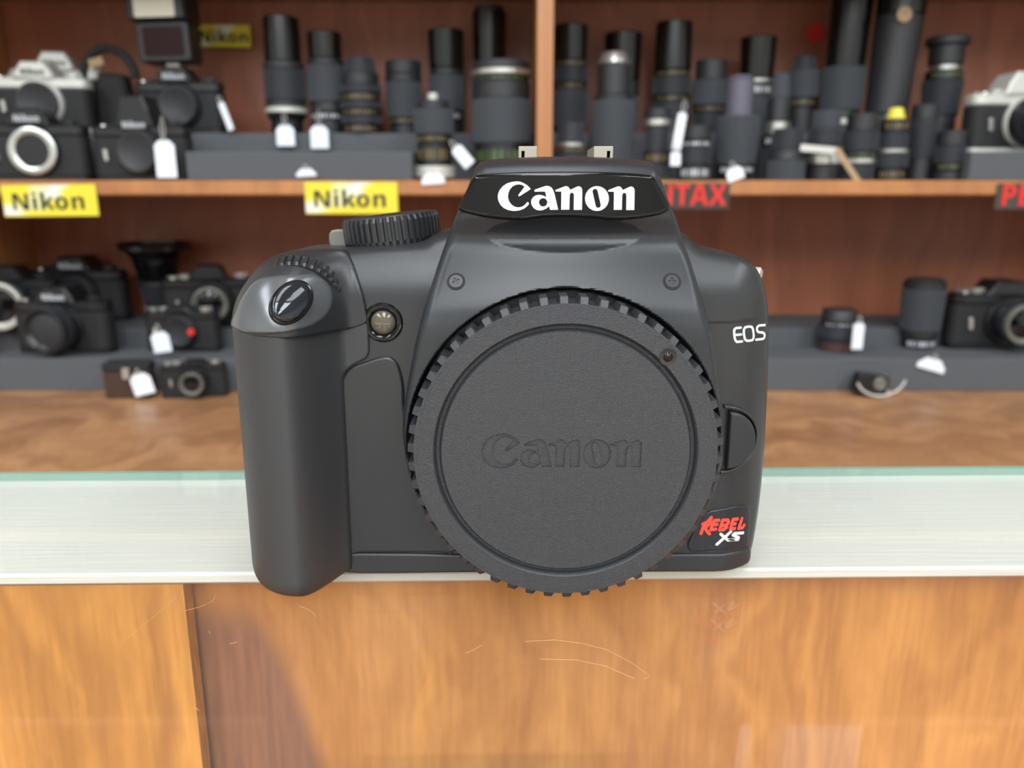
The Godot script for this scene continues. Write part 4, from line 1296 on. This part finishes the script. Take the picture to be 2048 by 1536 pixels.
func upper_right() -> void:
	var g := "lenses on the upper shelf in the bay of the red cards"
	lens("tall black lens right beside the wooden divider", 1142, 52, 1250, S2, 74, [[0.08, 0.86, "p"], [0.34, 0.98, "r"], [0.06, 0.9, "n"], [0.14, 0.98, "d"], [0.06, 0.9, "n"], [0.32, [0.86, 0.92], "g"]], g)
	lens("tall dark lens with glossy hood behind the lens with a long grey grip", 1247, 68, 1275, S2, 78, [[0.4, 0.9, "r"], [0.14, 0.92, "m"], [0.46, [0.9, 0.96], "g"]], g)
	lens("lens with pale tapered nose and very long smooth grey grip", 1229, 106, 1150, UP_Y, 90, [[0.07, 0.84, "n"], [0.06, 0.9, "n"], [0.5, [0.9, 1.0], "r"], [0.04, 0.86, "m"], [0.24, 0.72, "m"], [0.09, [0.72, 0.56], "s"]], g)
	lens("short black lens with a thin silver band beside the foot of the divider", 1142, 246, 1126, UP_Y, 74, [[0.2, 0.9, "m"], [0.28, 0.98, "d"], [0.10, 0.92, "n"], [0.08, 0.8, "s"], [0.34, [0.8, 0.7], "d"]], g)
	lens("tall lens with square-shouldered hood and ribbed rings behind the dangling tag", 1349, 46, 1260, S2, 80, [[0.16, 0.9, "m"], [0.14, 1.0, "d"], [0.06, 0.9, "n"], [0.16, 1.0, "d"], [0.06, 0.88, "n"], [0.42, [0.92, 0.9], "g"]], g)
	lens("stubby lens with a silver rim beside the dangling tag", 1316, 218, 1130, UP_Y, 60, [[0.22, 1.0, "d"], [0.2, 0.84, "n"], [0.34, 0.78, "d"], [0.10, 0.88, "s"], [0.14, 0.84, "c"]], g)
	lens("small black lens with gold numerals behind the red brand lettering", 1392, 252, 1125, UP_Y, 66, [[0.3, 0.94, "n"], [0.3, 1.0, "d"], [0.14, 0.9, "n"], [0.26, 0.92, "c"]], g)
	lens("medium black lens behind the dangling tag", 1424, 122, 1250, S2, 70, [[0.3, 0.9, "d"], [0.1, 0.9, "n"], [0.34, 1.0, "r"], [0.26, 0.88, "m"]], g)
	lens("tall lens with a silver-ringed hood behind the lens with a lavender nose", 1518, 76, 1265, S2, 72, [[0.4, 0.94, "r"], [0.14, 0.86, "n"], [0.04, 0.92, "s"], [0.42, [0.9, 0.98], "g"]], g)
	lens("lens with slim lavender nose and wide ribbed grey grip over a white tag", 1482, 152, 1150, UP_Y, 86, [[0.06, 0.74, "m"], [0.10, 0.86, "n"], [0.46, [0.9, 1.0], "r"], [0.34, 0.62, "v"], [0.04, [0.62, 0.5], "v"]], g)
	lens("dark lens with silver collar and wide black base", 1563, 148, 1160, UP_Y, 62, [[0.32, 1.0, "d"], [0.12, 0.92, "n"], [0.12, 0.8, "s"], [0.22, 0.72, "m"], [0.22, [0.62, 0.5], "r"]], g)
	lens("dark lens with a ribbed tapering top next to the red sticker", 1610, 114, 1255, S2, 62, [[0.36, 0.8, "m"], [0.12, 0.84, "n"], [0.34, 1.0, "r"], [0.18, [0.8, 0.62], "d"]], g)
	lens("very tall lens with broad blue-grey grip and glossy hood out of the frame", 1702, -40, 1240, S2, 90, [[0.06, 0.8, "m"], [0.05, 0.76, "s"], [0.05, 0.8, "n"], [0.28, [0.9, 1.0], "r"], [0.56, [0.84, 0.92], "g"]], g, Vector3(0, 0, -1.5))
	var t := lens("very tall black tube lens with a pale round emblem leaning slightly", 1800, -60, 1215, S2, 92, [[0.12, 0.8, "m"], [0.6, [0.88, 1.0], "m"], [0.28, [1.0, 1.04], "g"]], g, Vector3(0, 0, -2.5))
	put("emblem", lathe(mm_prof([[10, 0], [10.5, 1.2], [7.5, 1.6], [4, 1.0], [3.4, 0.4], [0, 0.4]]), 28), M.beige, t, Vector3(-0.010, 0.158, 0.0345), Vector3(90, 0, 0))
	lens("tall black lens with wide rim and white band near its top", 1897, 76, 1235, S2, 78, [[0.2, 0.8, "m"], [0.36, [0.9, 1.0], "d"], [0.10, 0.9, "n"], [0.06, 0.72, "s"], [0.2, 0.84, "m"], [0.08, 1.04, "c"]], g)
	lens("small lens with a bright yellow cap", 1793, 216, 1128, UP_Y, 66, [[0.18, 0.86, "n"], [0.20, 1.0, "d"], [0.06, 0.96, "s"], [0.22, 0.84, "d"], [0.18, 0.8, "n"], [0.16, [0.56, 0.4], "y"]], g)
	lens("short black lens with a silver band under the beige strip", 1655, 222, 1128, UP_Y, 76, [[0.24, 0.8, "m"], [0.14, 0.94, "s"], [0.14, 0.98, "n"], [0.24, 0.86, "d"], [0.24, 0.72, "r"]], g)
	lens("short black lens with a silver band between the beige strip and the yellow cap", 1726, 228, 1130, UP_Y, 70, [[0.26, 0.9, "d"], [0.08, 0.94, "s"], [0.10, 0.9, "n"], [0.30, 1.0, "d"], [0.26, 0.82, "m"]], g)
	lens("short dark lens with gold numerals next to the chrome camera", 1906, 262, 1128, UP_Y, 62, [[0.2, 0.9, "m"], [0.16, 0.98, "n"], [0.34, 0.92, "d"], [0.30, 0.86, "m"]], g)
	lens("dark stubby lens with wide grey skirt in front of the silver-collared lens", 1578, 258, 1118, UP_Y, 74, [[0.4, 1.0, "r"], [0.2, [0.98, 0.84], "m"], [0.4, 0.8, "d"]], g)
	lens("dark lens with tapered grip between the yellow cap and the wide-rimmed lens", 1852, 210, 1150, UP_Y, 58, [[0.3, 0.8, "m"], [0.5, [0.86, 1.0], "d"], [0.2, 0.86, "m"]], g)
	slr("chrome-topped film camera with black lens at the end of the upper shelf", 2022, 1150, S1, 1.04, 4, {"top": "satin", "mount": "lens", "lens_r": 33.0, "brand": "", "prism": 0.030, "prism_wide": 0.030}, "film cameras on the upper shelf")
	tag("long white price tag dangling from the ribbed lens with square-shouldered hood", 1359, 262, 1098, 18, 72, -8, 24)
	tag("small white price tag under the long dangling one", 1351, 317, 1096, 20, 28, 0, 20)
	tag("white price tag lying at the foot of the lens with a lavender nose", 1470, 347, 1079, 34, 26, 20, 12)
	# the beige paper strip
	var b := thing("paper_strip", "folded beige paper strip hanging from a short lens over the shelf edge", "paper strip", spot(1655, 300, 1086) * 0.001)
	put("lying_part", slab(rect(0.05, 0.009, 0.002), 0, 0.0006), M.string, b, Vector3(-0.012, 0.001, 0.0), Vector3(0, 0, -5))
	put("hanging_part", slab(rect(0.066, 0.008, 0.002), 0, 0.0006), M.beige, b, Vector3(0.032, -0.025, 0.002), Vector3(0, 0, -52))

func lower_left() -> void:
	var c := "film cameras on the lower shelf"
	slr("black film camera with a silver-fronted lens at the end of the lower shelf", 40, 1215, T2, 1.0, 8, {"mount": "lens", "lens_r": 37.0, "rim": "satin", "dial": "black"}, c)
	slr("black film camera behind the one with a big round cap", 178, 1290, T2, 1.1, 0, {"mount": "cap", "brand": "Nikon", "dial": "black"}, c)
	slr("black film camera with a big round cap at the front of the lower shelf", 140, 1150, T1, 1.02, -4, {"mount": "lens", "lens_r": 33.0, "brand": "Nikon", "dial": "black", "glint": "matte"}, c)
	lens("black lens with a wide flared hood like a bell", 309, 484, 1275, T2, 142, [[0.12, 0.36, "p"], [0.12, 0.4, "n"], [0.22, [0.42, 0.52], "d"], [0.06, 0.56, "m"], [0.28, [0.5, 0.66], "g"], [0.20, [0.66, 1.0], "g"]], "lenses on the lower shelf")
	slr("black film camera with a grey-rimmed lens half hidden behind the big camera's grip", 432, 1230, T2, 1.0, 14, {"mount": "lens", "lens_r": 27.0, "rim": "smoke", "dial": "chrome"}, c)
	slr("small black film camera with silver trim beside the white tag", 372, 1162, T1, 0.8, -6, {"mount": "cap", "dial": "chrome", "prism": 0.012, "top": "black"}, c)
	slr("low black film camera lying in front of the others", 405, 1098, LO_Y, 0.62, 10, {"mount": "lens", "lens_r": 26.0, "dial": "chrome", "prism": 0.010, "rim": "smoke"}, c).position.z = -1.062
	var b := thing("camera_case", "brown leather-covered box with a silver clasp at the front of the lower shelf", "camera case", Vector3(spot(262, 760, 1062).x * 0.001, LO_Y * 0.001, -1.06), Vector3(0, 6, 0))
	put("case_body", slab(rect(0.062, 0.038, 0.004), -0.012, 0.012, 0.002), M.brown, b, Vector3(0, 0.019, 0))
	put("case_lid", slab(rect(0.064, 0.014, 0.004), -0.013, 0.013, 0.002), M.leather, b, Vector3(0, 0.0445, 0))
	put("clasp", slab(rect(0.010, 0.016, 0.002), 0, 0.002, 0.0005), M.chrome, b, Vector3(0, 0.036, 0.0128))
	tag("white price tag between the small silver-trimmed camera and the bell-shaped hood", 322, 684, 1090, 36, 42, 8, 16)
	tag("white price tag hanging over the ledge in front of the brown case", 284, 768, 1040, 42, 44, 14, 10)
	one("lens_cap", lathe(mm_prof([[0, 0], [5, 0], [5, 3], [4, 4], [0, 4]]), 24), M.red, "small round red cap by the silver-trimmed camera", "lens cap", spot(383, 664, 1104) * 0.001, Vector3(90, 0, 0))

func lower_right() -> void:
	var c := "film cameras on the lower shelf"
	var g := "lenses on the lower shelf"
	lens("short black lens with stepped barrel and a reddish base, hung with a tag", 1680, 618, 1165, T1, 84, [[0.22, 0.86, "q"], [0.12, 0.9, "d"], [0.28, [1.0, 0.94], "d"], [0.08, 0.84, "n"], [0.30, [0.82, 0.78], "c"]], g)
	lens("tall plain black lens with rounded top beside a film camera", 1851, 557, 1185, T1, 82, [[0.16, 0.76, "n"], [0.10, 0.8, "m"], [0.60, [0.94, 1.0], "r"], [0.08, 0.97, "c"], [0.06, [0.95, 0.84], "c"]], g)
	slr("black film camera with a lens beside the tall plain lens", 1985, 1185, T1, 1.12, 0, {"mount": "lens", "lens_r": 27.0, "rim": "smoke", "dial": "chrome", "prism": 0.020}, c)
	tag("upright white price tag hanging from the short stepped lens", 1716, 672, 1118, 22, 54, 0, 14)
	tag("white price tag lying slanted at the foot of the tall plain lens", 1864, 729, 1090, 58, 24, -16, 10)
	tag("small white price tag on the ledge under the little viewfinder", 1764, 781, 1068, 26, 12, 6, 6)
	var v := thing("viewfinder", "little black accessory viewfinder with a looped cord at the ledge", "viewfinder", Vector3(spot(1742, 770, 1070).x * 0.001, LO_Y * 0.001, -1.066))
	put("housing", slab(rect(0.044, 0.030, 0.005), -0.012, 0.012, 0.002), M.black, v, Vector3(-0.004, 0.016, 0), Vector3(0, 0, -8))
	put("eyepiece", lathe(mm_prof([[0, 0], [9, 0], [9, 3], [7, 4], [5, 3], [0, 3]]), 24), M.smoke, v, Vector3(0.004, 0.020, 0.0118), Vector3(90, 0, 0))
	var pts := []
	for k in 13:
		var a := PI * (1.1 + 0.85 * k / 12.0)
		pts.append(Vector3(0.004 + cos(a) * 0.034, 0.030 + sin(a) * 0.027, 0.016))
	put("cord", tube(pts, 0.0016, 6), M.string, v)
